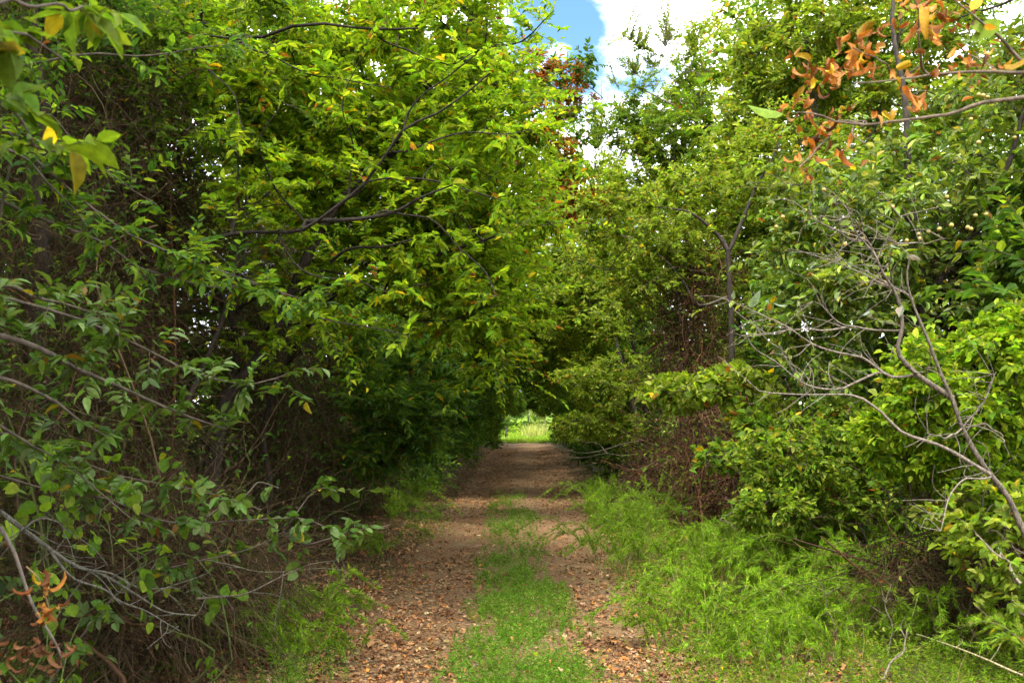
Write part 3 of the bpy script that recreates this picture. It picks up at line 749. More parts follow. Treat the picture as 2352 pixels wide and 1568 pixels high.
for q_, (pts, r0, lab) in enumerate([([(120, 1150), (112, 900), (105, 640), (98, 480), (110, 300), (70, 100)], .075, 'dark upright trunk wrapped in vines near the left edge'),
                                     ([(330, 1150), (300, 900), (290, 650), (330, 400), (300, 150)], .036, 'thin dark trunk behind the near brown vine thicket'),
                                     ([(610, 1130), (615, 960), (650, 830), (720, 740), (800, 640), (900, 560)], .034, 'slim dark trunk in shade behind the leaning trunk of the large tree')]):
    p = Plant(171 + q_); Yq = (6.4, 8.4, 9.6)[q_]
    P_ = WP(pts, Yq); b_ = np.array([P_[0][0], Yq, gz(P_[0][0], Yq)])
    p.line([b_] + list(P_), r0, r0 * .45, 30, .035, c=(.026, .019, .013))
    crown(p, P_[-1] + np.array([0, .3, .5]), (.8, .7, .6), 160, 10, .25, .02, K=10, ll=.36, L=.075, wr=.42, pal=PAL_DARK, droop=.15)
    for _ in range(10):
        i_ = p.r.randint(6, 28); a_ = p.N[i_]
        p.line([a_, a_ + np.array([.25 * p.r.randn(), .2 * p.r.randn(), .25]), a_ + np.array([.6 * p.r.randn(), .3 * p.r.randn(), .35 + .4 * p.r.rand()])], .009, .003, 12, .03, c=(.026, .019, .013))
    p.finish('slender_tree', b_, lab, 'tree', trunkc=(.026, .019, .013))

# --- near shrubs on the left, their sprays hanging into the picture
def spray_shrub(seed, base, limbs, label, pal, name, L, wr, K=11, dens=9, ll=.3, leafm=None, stemc=(.075, .06, .045), tmpl='fine', tw=.002, spread=.22, r0=.014, droop=.2, flat=.65, extra=(), cat='shrub', side=1., tail=.25, zs=.5, opp=False):
    p = Plant(seed)
    b = np.array([base[0], base[1], gz(base[0], base[1])])
    for li, pts in enumerate(limbs):
        P0 = [b] if len(p.N) == 0 or li % 3 == 0 else [p.N[p.near(pts[0], .3)[0]]]
        st = np.asarray(pts[0])
        if np.linalg.norm(P0[0] - st) > .6:
            P0.append(P0[0] * .5 + st * .5 + np.array([-.1, 0, .25]))
        P = p.line(P0 + list(pts), r0 * (.7 + .5 * p.r.rand()), .0025, 26, .012, key='trunk')
        m = len(P); i0 = int(m * tail)
        k = p.r.randint(i0, m, int(dens * np.linalg.norm(np.diff(P[i0:], axis=0), axis=1).sum() * 3))
        tips = P[k] + p.r.randn(len(k), 3) * spread * np.array([1, .8, zs])
        p.sprays(tips, K=K, ll=ll, L=L, wr=wr, pal=pal, droop=droop, flat=flat, tmpl=tmpl, tw=tw, pen=.1, opp=opp)
    for q in extra:
        p.sprays(q, K=K, ll=ll, L=L, wr=wr, pal=pal, droop=droop, flat=flat, tmpl=tmpl, tw=tw, pen=.1)
    return p.finish(name, b, label, cat, None, leafm=leafm, trunkc=stemc, crown='foliage', stem='stems', k=6)

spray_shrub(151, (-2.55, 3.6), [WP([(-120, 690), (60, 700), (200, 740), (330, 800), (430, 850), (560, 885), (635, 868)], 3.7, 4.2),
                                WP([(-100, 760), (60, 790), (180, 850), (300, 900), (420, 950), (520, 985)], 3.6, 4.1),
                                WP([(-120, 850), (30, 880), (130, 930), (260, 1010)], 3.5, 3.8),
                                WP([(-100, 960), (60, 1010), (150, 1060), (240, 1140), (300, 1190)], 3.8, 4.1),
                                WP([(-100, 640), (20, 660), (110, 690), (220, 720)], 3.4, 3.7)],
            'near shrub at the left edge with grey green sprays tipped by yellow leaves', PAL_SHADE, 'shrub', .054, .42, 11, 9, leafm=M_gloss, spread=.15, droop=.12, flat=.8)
spray_shrub(152, (-2.7, 5.0), [WP([(-100, 250), (30, 330), (160, 440), (300, 540), (430, 590), (560, 640), (700, 690)], 4.6, 5.6),
                               WP([(-60, 430), (100, 500), (230, 560), (340, 620), (480, 660), (600, 650)], 4.8, 5.6),
                               WP([(-60, 180), (60, 150), (200, 120), (330, 130), (460, 110), (560, 100)], 5.2, 6.0),
                               WP([(60, 260), (170, 330), (280, 420), (360, 470)], 4.8, 5.3),
                               WP([(-60, 330), (40, 360), (120, 420), (200, 520)], 4.5, 4.9)],
            'elm sapling on the left with long sprays slanting down across the brown vines', PAL_MID + PAL_DARK, 'elm_sapling', .060, .42, 10, 9, leafm=M_leaf, spread=.2, droop=.1, flat=.8, cat='tree')
spray_shrub(153, (-1.75, 1.5), [WP([(-60, 60), (30, 70), (100, 100), (150, 140)], 1.9, 2.1), WP([(-60, 10), (60, 20), (150, 10), (230, 30)], 1.9, 2.2),
                                WP([(-60, 230), (20, 270), (80, 330), (130, 350)], 2.0, 2.3)],
            'blurred near branchlet with yellow green leaves in the top left corner', [((.12, .18, .012), 4), ((.08, .14, .012), 4), ((.3, .22, .015), .3)], 'young_tree', .066, .46, 7, 9, leafm=M_leaf, r0=.005, spread=.06, cat='tree', tail=.45, ll=.2)
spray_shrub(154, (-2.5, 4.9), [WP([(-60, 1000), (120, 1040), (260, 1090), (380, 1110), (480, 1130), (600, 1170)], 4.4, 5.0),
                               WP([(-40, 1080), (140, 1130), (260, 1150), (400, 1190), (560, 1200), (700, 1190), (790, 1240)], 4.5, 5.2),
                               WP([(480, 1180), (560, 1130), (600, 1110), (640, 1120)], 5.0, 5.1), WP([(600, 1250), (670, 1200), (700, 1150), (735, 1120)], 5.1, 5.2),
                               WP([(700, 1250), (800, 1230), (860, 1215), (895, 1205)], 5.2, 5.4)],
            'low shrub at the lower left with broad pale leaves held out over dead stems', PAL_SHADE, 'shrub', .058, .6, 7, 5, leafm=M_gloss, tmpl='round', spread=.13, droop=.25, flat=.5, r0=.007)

# climbing green vine leaves over the left edge
p = Plant(155)
base = np.array([-2.2, 4.2, gz(-2.2, 4.2)])
for q in range(5):
    x0 = -2.3 + .9 * p.r.rand(); y0 = 4.0 + 1.2 * p.r.rand()
    p.line([(x0 - .1, y0, .02), (x0 + .1 * p.r.randn(), y0, .5), (x0 + .15 * p.r.randn(), y0 + .1, 1.0), (x0 + .2 * p.r.randn(), y0, 1.3 + .5 * p.r.rand())], .0034, .0015, 22, .16, c=(.06, .085, .02), attach=0)
k = p.r.randint(0, len(p.N), 120)
p.sprays(p.N[k] + p.r.randn(120, 3) * .10, K=3, ll=.12, L=.055, wr=.8, pal=PAL_MID, tmpl='round', droop=.6, flat=.4, tw=.0012, pen=.05)
p.finish('greenbrier_vine', base, 'green stemmed climbing vine with round leaves in the lower left corner', 'vine', crown='leaves', stem='stems', k=5)

# --- lichen-pale fallen limb at the lower left, and the dead stick beside it
p = Plant(161, (.12, .1, .08)); PC = (.10, .092, .072)
z6 = lambda L_: [(a * .5, b_ * .5 + 784) for a, b_ in L_]
p.line(WP([(-90, 1120)] + z6([(0, 780), (140, 900), (260, 980), (380, 1040), (540, 1110), (640, 1170), (760, 1240), (900, 1258)]), 3.9, 4.6), .013, .003, 30, .006, c=PC)
p.line(WP(z6([(250, 990), (340, 1085), (480, 1140), (540, 1190), (660, 1230), (760, 1290), (830, 1330)]), 4.1, 4.4), .007, .002, 20, .006, c=PC)
p.line(WP(z6([(100, 870), (170, 820), (270, 840), (290, 880)]), 4.0, 4.2), .006, .002, 12, .006, c=PC)
p.line(WP(z6([(380, 1040), (520, 1060), (640, 1130), (800, 1130)]), 4.2, 4.4), .006, .002, 16, .01, c=PC)
p.line(WP(z6([(900, 1180), (1120, 1160), (1280, 1100), (1400, 1040), (1568, 1000)]), 5.0, 5.3), .006, .002, 18, .008, attach=0, c=(.10, .08, .055))
p.line(WP(z6([(930, 1000), (1080, 1040), (1230, 1070), (1480, 1040), (1568, 1050)]), 5.2, 5.4), .005, .002, 18, .01, attach=0, c=(.10, .08, .055))
for q in range(46):
    i = p.r.randint(4, len(p.N) - 4); a = p.N[i]
    e = a + np.array([.04 + .13 * p.r.randn(), .12 * p.r.randn(), -.03 + .11 * p.r.randn()])
    p.line([a, (a + e) / 2 + p.r.randn(3) * .02, e], .0022, .001, 8, .006, False, c=PC)
b0 = np.array([-1.9, 4.0, gz(-1.9, 4.0)])
p.finish('fallen_limb', b0, 'pale lichen covered dead limb sloping down to the right at the lower left', 'dead branch', barkm=M_pale, stem='limbs', k=6)
p = Plant(162); PP = WP(z6([(0, 850), (60, 960), (110, 1090), (170, 1240), (240, 1360), (285, 1450)]), 3.7, 3.9)
p.line(PP, .008, .004, 20, .006, c=(.15, .12, .10))
p.finish('dead_stick', W(140, 1500, 3.9), 'thin bare dead stick leaning upright beside the orange dead leaves', 'stick', stem='stem', k=6)
p = Plant(163)
p.line(WP([(60, 1300), (90, 1330), (105, 1370), (120, 1420)], 3.55, 3.6), .003, .0015, 10, .004, c=(.2, .12, .07))
p.scatter_leaves(p.N[p.r.randint(2, 10, 26)] + p.r.randn(26, 3) * np.array([.022, .02, .03]), .048, .36, PAL_DRY, 'curl', .15, 1.2)
p.scatter_leaves(W(90, 1490, 3.6) + p.r.randn(40, 3) * np.array([.06, .05, .03]), .045, .34, [((.10, .04, .015), 1), ((.15, .06, .025), 1)], 'curl', .15, 1.2)
p.finish('dead_spray', W(100, 1430, 3.6), 'drooping cluster of dead orange leaves in the lower left corner', 'dead leaves', leafm=M_dry, crown='leaves', stem='stem')

# ================================================================== RIGHT SIDE
# --- tree with a dark fork
p = Plant(201)
F = 13.0
fx = W(1675, 750, F)
base = np.array([fx[0] + .02, F + .1, gz(fx[0], F)])
DK = (.028, .021, .017)
p.line([base, W(1678, 1000, F), W(1676, 750, F), W(1674, 640, F), W(1673, 575, F)], .055, .032, 18, .015, c=DK)
p.line(WP([(1673, 580), (1660, 548), (1622, 512), (1575, 485), (1520, 478)], F), .034, .008, 14, .02, c=DK)
p.line(WP([(1673, 580), (1690, 540), (1712, 485), (1738, 430), (1775, 370), (1800, 290)], F), .032, .008, 16, .02, c=DK)
p.line(WP([(1600, 700), (1560, 640), (1480, 560), (1420, 540)], F + .5), .022, .006, 12, .02, key='branches', c=(.12, .10, .08))
kw = dict(K=10, ll=.3, L=.062, wr=.46, pal=PAL_YEL, droop=.12, flat=.66)
for px, py, rx, ry, rz, n, sub in [(1500, 520, 1.0, 1.1, .6, 420, 16), (1400, 620, .8, 1.0, .55, 300, 13), (1640, 430, .9, 1.0, .6, 340, 14), (1800, 480, .8, 1.0, .6, 300, 13),
                                   (1560, 640, .8, .9, .45, 240, 11), (1780, 620, .7, .8, .5, 240, 11), (1420, 480, .6, .9, .4, 180, 9), (1850, 350, .8, 1.0, .6, 240, 11)]:
    crown(p, W(px, py, F + .75), (rx, ry * .7, rz), n, sub, .2, .016, **kw)
p.finish('forked_tree', base, 'yellow green tree right of the path with a dark trunk forking in two', 'tree', None, trunkc=DK)

# --- upright tree with twiggy tips against the sky
p = Plant(211)
Y = 21.0
base = np.array([3.3, Y + .3, gz(3.3, Y)])
p.line([base, (3.4, Y, 2.0), W(1560, 560, Y), W(1550, 380, Y), W(1560, 250, Y), W(1600, 110, Y)], .11, .012, 24, .04, c=(.14, .12, .10))
tips = [(1432, 88), (1415, 190), (1535, 95), (1500, 150), (1575, 130), (1600, 105), (1625, 170), (1390, 270), (1380, 350), (1460, 170), (1640, 210), (1365, 330), (1350, 390)]
for t in tips:
    p.reach(W(t[0], t[1], Y + p.r.randn() * .4), .022, .003, .0, .02, 12, 1.6)
# upright leafy shoots
k = p.r.randint(0, len(p.N), 400); q = p.N[k]; q = q[q[:, 2] > 4.6]; m = len(q)
p.sprays(q + np.stack([.14 * p.r.randn(m), .18 * p.r.randn(m), .3 + .75 * p.r.rand(m)], 1), K=18, ll=1.1, L=.058, wr=.5, pal=PAL_YEL + PAL_MID, droop=-.1, flat=.4, pen=1.6, tw=.008, up=0)
for px, py, rx, rz, n, sub in [(1540, 300, .75, .85, 420, 18), (1480, 380, .8, .8, 380, 16), (1590, 240, .4, .5, 150, 9), (1570, 190, .28, .5, 90, 8), (1445, 250, .3, .5, 110, 8), (1500, 290, .5, .6, 220, 11), (1420, 330, .45, .6, 150, 9), (1400, 430, .55, .55, 220, 10), (1570, 420, .9, .7, 380, 14), (1460, 500, .9, .5, 260, 11)]:
    crown(p, W(px, py, Y), (rx, .9, rz), n, sub, .2, .016, K=9, ll=.3, L=.075, wr=.47, pal=PAL_YEL if py > 350 else PAL_MID, droop=.1, flat=.5)
p.finish('upright_tree', base, 'tree with thin upright leafy shoots standing dark against the sky right of the gap', 'tree', None, trunkc=(.13, .11, .09))

# --- the tall bright tree on the right
p = Plant(221)
Y = 15.5
base = np.array([5.0, Y, gz(5.0, Y)])
p.line([base, (5.0, Y, 2.0), W(1900, 480, Y), W(1860, 250, Y), W(1850, 60, Y), W(1880, -150, Y)], .13, .03, 24, .06, c=(.10, .085, .07))
p.line([W(1900, 520, Y), W(1980, 350, Y), W(2050, 150, Y), W(2080, -60, Y)], .06, .02, 16, .05, key='branches')
kw = dict(K=10, ll=.36, L=.088, wr=.44, pal=PAL_YEL, droop=.13, flat=.65)
for px, py, rx, ry, rz, n, sub in [(1800, 140, .75, 1.1, .75, 360, 16), (1725, 150, .34, .8, .5, 150, 8), (1740, 240, .5, .9, .5, 220, 12), (1885, 60, .8, 1.2, .8, 400, 16), (1950, 180, .9, 1.2, .8, 400, 15), (1800, 300, .9, 1.1, .7, 380, 15),
                                   (1710, 360, .55, .9, .5, 220, 11), (1930, 380, .9, 1.1, .7, 340, 14), (2060, 80, .9, 1.1, .7, 300, 13), (1800, 420, .8, 1, .5, 240, 11), (1900, -60, .9, 1.1, .6, 240, 12), (2120, 260, .9, 1.1, .8, 320, 13)]:
    crown(p, W(px, py, Y), (rx, ry, rz), n, sub, .23, .022, **kw)
p.finish('tall_bright_tree', base, 'tall full crowned bright green tree on the right, its left edge against white cloud', 'tree', None, trunkc=(.10, .085, .07))

# --- persimmon on the far right
p = Plant(231)
Y = 9.3
base = np.array([W(2130, 900, Y)[0], Y, gz(3.5, Y)])
PB = (.05, .04, .032)
p.line([base, W(2128, 900, Y), W(2115, 640, Y), W(2095, 420, Y), W(2078, 240, Y), W(2050, 60, Y), W(2060, -80, Y)], .075, .015, 24, .03, c=PB)
p.line([W(2120, 700, Y), W(2250, 520, Y - .3), W(2330, 330, Y - .6), W(2380, 150, Y - .7)], .04, .012, 16, .03, key='branches', c=PB)
kw = dict(K=8, ll=.36, L=.080, wr=.48, pal=PAL_GREY + PAL_YEL, droop=.2, flat=.6)
for px, py, rx, ry, rz, n, sub in [(1960, 450, .8, .8, .5, 150, 11), (2200, 360, .75, .8, .6, 170, 12), (1930, 560, .6, .8, .45, 140, 10), (2080, 520, .8, .8, .5, 160, 11), (2290, 520, .6, .8, .5, 140, 9),
                                   (2200, 640, .7, .8, .45, 130, 9), (2000, 680, .7, .8, .45, 150, 10), (1890, 700, .5, .7, .4, 120, 9), (2330, 250, .5, .7, .5, 110, 8), (2240, 120, .6, .7, .5, 80, 8), (1930, 810, .5, .7, .35, 100, 8), (2250, 760, .6, .7, .35, 90, 7)]:
    crown(p, W(px, py, Y - .3), (rx, ry, rz), n, sub, .2, .015, leafm=None, **{**kw}) if False else crown(p, W(px, py, Y - .3), (rx, ry, rz), n, sub, .2, .015, **kw)
for px, py, rx, ry, rz, n, sub in [(2150, 450, 1.0, .6, .8, 240, 14), (1950, 620, 1.0, .6, .6, 240, 14), (2250, 600, .8, .6, .7, 170, 12)]:
    crown(p, W(px, py, Y + .5), (rx, ry, rz), n, sub, .25, .014, K=8, ll=.34, L=.085, wr=.46, pal=PAL_MID, droop=.4, flat=.5)
per = p.finish('persimmon_tree', base, 'tree with grey green leaves and small round yellow fruits at the right edge', 'tree', None, leafm=M_gloss, trunkc=PB)
mF, n_, out = new_mat('fruit_skin')
tcn = n_.nodes.new('ShaderNodeTexCoord'); nz = n_.nodes.new('ShaderNodeTexNoise'); nz.inputs['Scale'].default_value = 30
rp = n_.nodes.new('ShaderNodeValToRGB'); rp.color_ramp.elements[0].position = .35; rp.color_ramp.elements[0].color = (.22, .19, .04, 1); rp.color_ramp.elements[1].position = .65; rp.color_ramp.elements[1].color = (.36, .23, .05, 1)
pb = n_.nodes.new('ShaderNodeBsdfPrincipled'); pb.inputs['Roughness'].default_value = .45
n_.links.new(tcn.outputs['Object'], nz.inputs['Vector']); n_.links.new(nz.outputs[0], rp.inputs[0]); n_.links.new(rp.outputs[0], pb.inputs['Base Color']); n_.links.new(pb.outputs[0], out.inputs[0])
mFs, n_, out = new_mat('fruit_calyx')
pb = n_.nodes.new('ShaderNodeBsdfPrincipled'); pb.inputs['Base Color'].default_value = (.10, .09, .04, 1); pb.inputs['Roughness'].default_value = .8; n_.links.new(pb.outputs[0], out.inputs[0])
def lathe(bag, prof, k, c=(.5, .5, .5)):
    pr = np.array(prof); S = len(pr); a = np.arange(k) * 2 * np.pi / k
    v = np.stack([pr[:, None, 0] * np.cos(a), pr[:, None, 0] * np.sin(a), np.repeat(pr[:, 1:2], k, 1)], -1)
    j, i = np.meshgrid(np.arange(S - 1), np.arange(k), indexing='ij')
    q = np.stack([j * k + i, j * k + (i + 1) % k, (j + 1) * k + (i + 1) % k, (j + 1) * k + i], -1).reshape(-1)
    bag.add(v, q, np.full((S - 1) * k, 4), np.tile(np.array(c, float), ((S - 1) * k, 1)))
fb = Bag(); lathe(fb, [(.001, -.019), (.010, -.0175), (.0175, -.010), (.021, 0), (.0195, .009), (.013, .016), (.004, .0175), (.001, .0165)], 14)
sb = Bag(); lathe(sb, [(.014, .0165), (.012, .0185), (.004, .0195), (.0018, .022), (.0016, .034), (.0005, .0345)], 8)
fr0 = fb.build('fruit', mF, per, True); ca0 = sb.build('calyx', mFs, fr0, True)
for o in (fr0, ca0):                                     # these two were modelled about their own centre
    me = o.data; n = len(me.vertices); v = np.zeros(n * 3, np.float32); me.vertices.foreach_get('co', v)
    v = v.reshape(-1, 3) + (np.array(per.location) if o is fr0 else 0); me.vertices.foreach_set('co', v.astype(np.float32).ravel()); me.update()
fpos = [(1380, 440), (1402, 446), (1360, 436), (1325, 548), (1525, 632), (1360, 655), (650, 872), (460, 997), (430, 1042), (1345, 990), (1395, 985), (1235, 1035), (1310, 1045), (1325, 1052), (1440, 1040), (1130, 1065),
        (1180, 1052), (1030, 1105), (835, 1093), (745, 1122), (1515, 1165), (965, 950), (1090, 1097), (1215, 905), (1420, 470), (1085, 1075)]
rf = rs(77)
for i, (a, b_) in enumerate(fpos):
    q = W(a * .5 + 1568, b_ * .5, 7.9 + .15 * rf.randn())
    if i == 0:
        f, c_ = fr0, ca0
    else:
        f = fr0.copy(); c_ = ca0.copy(); col.objects.link(f); col.objects.link(c_); f.parent = per; c_.parent = f
    f.scale = [.72 + .25 * rf.rand()] * 3; f.location = tuple(q - np.array(per.location)); f.rotation_euler = (rf.randn() * .3, rf.randn() * .3, rf.rand() * 6)

# --- bare grey sapling leaning in from the right edge
p = Plant(241, (.26, .22, .18))
Y0 = 5.0; GY = (.125, .10, .078); GL = (.17, .14, .11)
a6 = lambda L_: [(a * .5 + 1568, b_ * .5 + 784) for a, b_ in L_]
a3 = lambda L_: [(a * .5 + 1568, b_ * .5) for a, b_ in L_]
base = np.array([W(2480, 1500, Y0)[0] + .12, Y0, gz(2.9, Y0)])
p.line([base, W(2440, 1400, Y0)] + list(WP(a6([(1568, 880), (1500, 720), (1400, 580), (1290, 400), (1240, 260), (1180, 130), (1140, 20)]) + a3([(1060, 1400), (1030, 1280), (1045, 1180)]), Y0, 4.85)), .023, .004, 36, .004, c=GY)
brs = [(a6([(1240, 260), (1080, 150), (990, 50)]) + a3([(1000, 1490), (965, 1330), (925, 1260), (880, 1160), (800, 1070), (750, 950)]), .015, GY),
       (a6([(1405, 605), (1200, 490), (1020, 425), (900, 320), (780, 250), (560, 240), (350, 225), (290, 170), (210, 110)]), .0105, GL),
       (a6([(1060, 155), (960, 165), (880, 120), (820, 70), (600, 20)]) + a3([(480, 1500), (330, 1430), (210, 1380)]), .008, GL),
       (a6([(905, 140), (780, 195), (720, 215), (560, 205), (430, 100), (330, 30)]) + a3([(270, 1480)]), .0065, GL),
       (a6([(1290, 390), (1380, 270), (1440, 140)]), .005, GL), (a6([(1290, 395), (1230, 430), (1170, 438), (1120, 420)]), .005, GL), (a6([(1405, 625), (1300, 640), (1230, 700), (1210, 780), (1185, 870)]), .006, GL),
       (a6([(1300, 395), (1380, 388), (1450, 420), (1500, 520)]), .006, (.1, .08, .06)),
       (a3([(990, 1520), (760, 1500), (640, 1400), (600, 1385)]), .007, GL), (a3([(760, 1500), (660, 1520), (560, 1510), (340, 1540)]), .006, GL),
       (a3([(1040, 1360), (900, 1290), (700, 1210), (680, 1185)]), .006, GL), (a3([(960, 1330), (950, 1230), (960, 1150)]), .005, GL),
       (a3([(880, 1160), (850, 1110), (720, 1050), (620, 1010), (510, 925)]), .006, GL), (a3([(850, 1110), (800, 1020), (755, 945)]), .005, GL), (a3([(850, 1110), (730, 1080), (715, 980), (705, 900)]), .005, GY),
       (a3([(900, 1190), (960, 1040), (1020, 990), (1180, 950)]), .005, GL), (a3([(1010, 1120), (1150, 1110), (1210, 1095)]), .004, GL),
       (a3([(930, 1290), (840, 1250), (760, 1200), (690, 1180)]), .0045, GL), (a6([(560, 240), (540, 150), (480, 80), (440, 20)]), .0045, GL), (a6([(1060, 155), (1100, 130), (1160, 120)]), .004, GL)]
for pts, r0, c in brs:
    p.line(WP(pts, 4.95, 4.6 + .35 * p.r.rand()), r0, .0017, 24, .006, c=c, key='branches')
m0 = len(p.N)
for q in range(190):                                    # fine bare twigs
    i = p.r.randint(12, m0); a = p.N[i]
    if p.Rn[i] > .012: continue
    L = .07 + .2 * p.r.rand()
    e = a + nrm(np.array([-.7 + .5 * p.r.randn(), .35 * p.r.randn(), .25 + .6 * p.r.randn()])) * L
    p.line([a, (a + e) / 2 + p.r.randn(3) * .018, e], .0021, .0009, 8, .006, False, key='branches', c=GL)
for px, py, L_ in [(2048, 562, .085), (1862, 612, .07), (1684, 688, .055), (2072, 700, .06), (2000, 715, .045), (2068, 1005 - 300, .05), (1810, 700, .06), (1720, 706, .06), (2085, 590, .06), (1765, 690, .05), (1880, 605, .05)]:
    p.scatter_leaves(W(px, py, 4.75)[None], L_, .45, [((.20, .24, .20), 1), ((.15, .20, .13), 1), ((.22, .18, .15), .6)], 'fine', .1, .3)
p.finish('bare_sapling', base, 'leaning bare grey sapling with spreading leafless twigs at the right', 'tree', None, barkm=M_pale, trunkc=GY, crown='last_leaves', leafm=M_gloss, k=8)

# --- dead-leaved branch from a tree just outside the right edge
p = Plant(251)
Y0 = 3.0
base = np.array([2.35, 2.9, gz(2.35, 2.9)]); OB = (.13, .098, .068)
p.line([base, (2.3, 2.9, 1.2), (2.2, 2.95, 2.2), W(2560, 120, 3.0), W(2500, -150, 3.0)], .05, .03, 18, .02, c=OB)
lim = [([(2540, 180), (2440, 205), (2352, 225), (2250, 237), (2190, 262), (2130, 265), (2050, 271), (1990, 283), (1915, 279), (1880, 262), (1830, 258)], .009),
       ([(2540, 150), (2440, 165), (2352, 169), (2250, 165), (2150, 168), (2090, 178), (2020, 188), (1960, 191)], .0075),
       ([(2540, 260), (2440, 190), (2352, 150), (2290, 80), (2240, 40), (2180, -10)], .011),
       ([(1915, 279), (1900, 310), (1870, 350), (1835, 385)], .004), ([(2130, 172), (2110, 120), (2112, 40), (2095, -10)], .006), ([(1990, 283), (1960, 300), (1985, 330)], .003),
       ([(2060, 180), (2020, 140), (1960, 110)], .003), ([(2250, 165), (2230, 130), (2290, 160)], .003)]
for pts, r0 in lim:
    p.line(WP(pts, 3.05, 2.85), r0, .0018, 26, .004, c=OB, key='branches')
for px, py, sx, sy, n, pal in [(1820, 262, 42, 14, 16, PAL_DRY), (1862, 345, 30, 32, 26, PAL_DRY), (1930, 300, 30, 22, 12, PAL_DRY), (1985, 95, 32, 34, 30, PAL_DRY), (1975, 150, 55, 18, 30, PAL_DRY), (1880, 140, 45, 14, 14, PAL_DRY), (1850, 195, 28, 16, 8, PAL_DRY),
                              (2030, 272, 22, 12, 6, PAL_DRY), (2120, 30, 40, 34, 34, PAL_DRY), (2110, 190, 22, 30, 10, PAL_DRY), (2105, 230, 18, 8, 5, PAL_DRY), (2240, 140, 50, 26, 22, PAL_DRY), (2190, 70, 40, 40, 18, PAL_DRY)]:
    q = np.stack([W(px + sx * p.r.randn(), py + sy * p.r.randn(), 2.95 + .09 * p.r.randn()) for _ in range(n)])
    h_ = int(len(q) * .6)
    p.scatter_leaves(q[:h_], .040, .40, pal, 'curl', .35, .8, 1.0); p.scatter_leaves(q[h_:], .036, .34, pal, 'fine', .35, .9, 2.6)
q = np.stack([W(a, b_, 2.9) for a, b_ in [(1800, 262), (1822, 285), (2300, 45), (2320, 60), (2260, 60), (2230, 25), (2250, 75)]])
p.scatter_leaves(q, .07, .48, [((.12, .19, .012), 2), ((.42, .26, .012), 1)], 'fine', .1, .3)
p.finish('dying_oak', base, 'near branch with curled orange brown dead leaves at the upper right', 'tree', None, leafm=M_dry, trunkc=OB, crown='dead_leaves')

# --- honeysuckle banks
def bank(seed, base, balls, label, pal, L, wr, n, name='honeysuckle_bush', K=8, leafm=None, tmpl='simple', sig=.16, ll=.22, fall=.15):
    p = Plant(seed)
    b = np.array([base[0], base[1], gz(base[0], base[1])])
    for c, rad, wgt in balls:
        c = np.asarray(c, float)
        p.line([b + p.r.randn(3) * np.array([.3, .2, 0]), (b + c) / 2 + p.r.randn(3) * .15, c], .014, .006, 12, .05)
        sc = ell(p.r, c, np.array(rad) * .8, int(14 * wgt) + 4, .5); sc[:, 2] = np.maximum(sc[:, 2], .1)
        p.reach(sc, .008, .003, .1)
        m = int(n * wgt)
        t = ell(p.r, c, rad, m, .55)
        lump = .45 + 1.1 * fbm(t[:, 0] * 4 + t[:, 1], t[:, 2] * 4 + t[:, 1], seed, 3)
        t = c + (t - c) * lump[:, None]
        t = t[t[:, 2] > .08]
        p.sprays(t, K=K, ll=ll, L=L, wr=wr, pal=pal, droop=.2, flat=.45, tw=.0018, tmpl=tmpl, pen=.2, csig=.2)
    return p.finish(name, b, label, 'shrub', None, leafm=leafm, trunkc=(.10, .075, .055), crown='foliage', stem='stems', k=5)
bank(261, (3.2, 6.6), [(W(2210, 900, 6.4), (.62, .6, .5), 1.5), (W(2080, 1000, 6.6), (.42, .5, .4), .9), (W(2340, 850, 6.4), (.45, .6, .55), 1.2), (W(2250, 1080, 6.6), (.45, .5, .35), .7)],
     'bright yellow green honeysuckle bank behind the leaning bare sapling', PAL_HONEY, .050, .56, 520)
bank(262, (3.1, 8.8), [(W(1830, 1060, 8.6), (.62, .6, .45), 1.3), (W(1960, 1000, 8.6), (.5, .5, .4), .9), (W(1780, 1150, 8.4), (.42, .5, .3), .7), (W(1930, 1120, 8.5), (.5, .5, .3), .6)],
     'rounded mid green honeysuckle bush left of the bare sapling, over dark shade', PAL_YEL + PAL_MID, .050, .55, 430)
bank(263, (3.75, 5.9), [(W(2330, 1260, 5.8), (.4, .4, .3), .9), (W(2330, 1400, 5.6), (.3, .3, .25), .6), (W(2250, 1180, 6.0), (.35, .4, .25), .5)],
     'low patchy green shrub at the right edge under the leaning sapling', PAL_YEL, .055, .58, 150)
bank(264, (2.75, 10.9), [(W(1570, 900, 10.8), (.65, .5, .22), .8), (W(1690, 870, 10.9), (.5, .5, .2), .5), (W(1740, 960, 10.6), (.35, .4, .3), .4)],
     'pale leafed spray of a low shrub before the brown vines right of the path', PAL_YEL, .085, .6, 260, name='shrub', K=6)
bank(265, (3.0, 9.8), [(W(1740, 1010, 9.6), (.25, .3, .35), .5), (W(1650, 1050, 9.8), (.25, .3, .2), .25)], 'small deep green climber hanging beside the dark brown vines on the right', PAL_MID, .08, .6, 150, name='climber', K=6)
bank(266, (2.2, 18.8), [(W(1380, 900, 18.5), (.75, .8, .4), 1.0), (W(1330, 980, 18.3), (.55, .7, .35), .8), (W(1430, 850, 18.8), (.7, .8, .4), .8), (W(1330, 860, 18.5), (.55, .7, .18), .5), (W(1420, 980, 18.6), (.55, .7, .4), .7)],
     'yellow green shrub arching towards the path at the right mouth of the tunnel', PAL_YEL, .062, .5, 330, name='arching_shrub')
p = Plant(267, (.3, .27, .2))
for pts in [[(1480, 1010), (1400, 1025), (1340, 1040), (1275, 1028)], [(1470, 1040), (1400, 1046), (1330, 1048), (1282, 1045)], [(1380, 1026), (1350, 1010), (1320, 1008)]]:
    p.line(WP(pts, 17.2, 16.6), .010, .003, 16, .03, c=(.15, .12, .09))
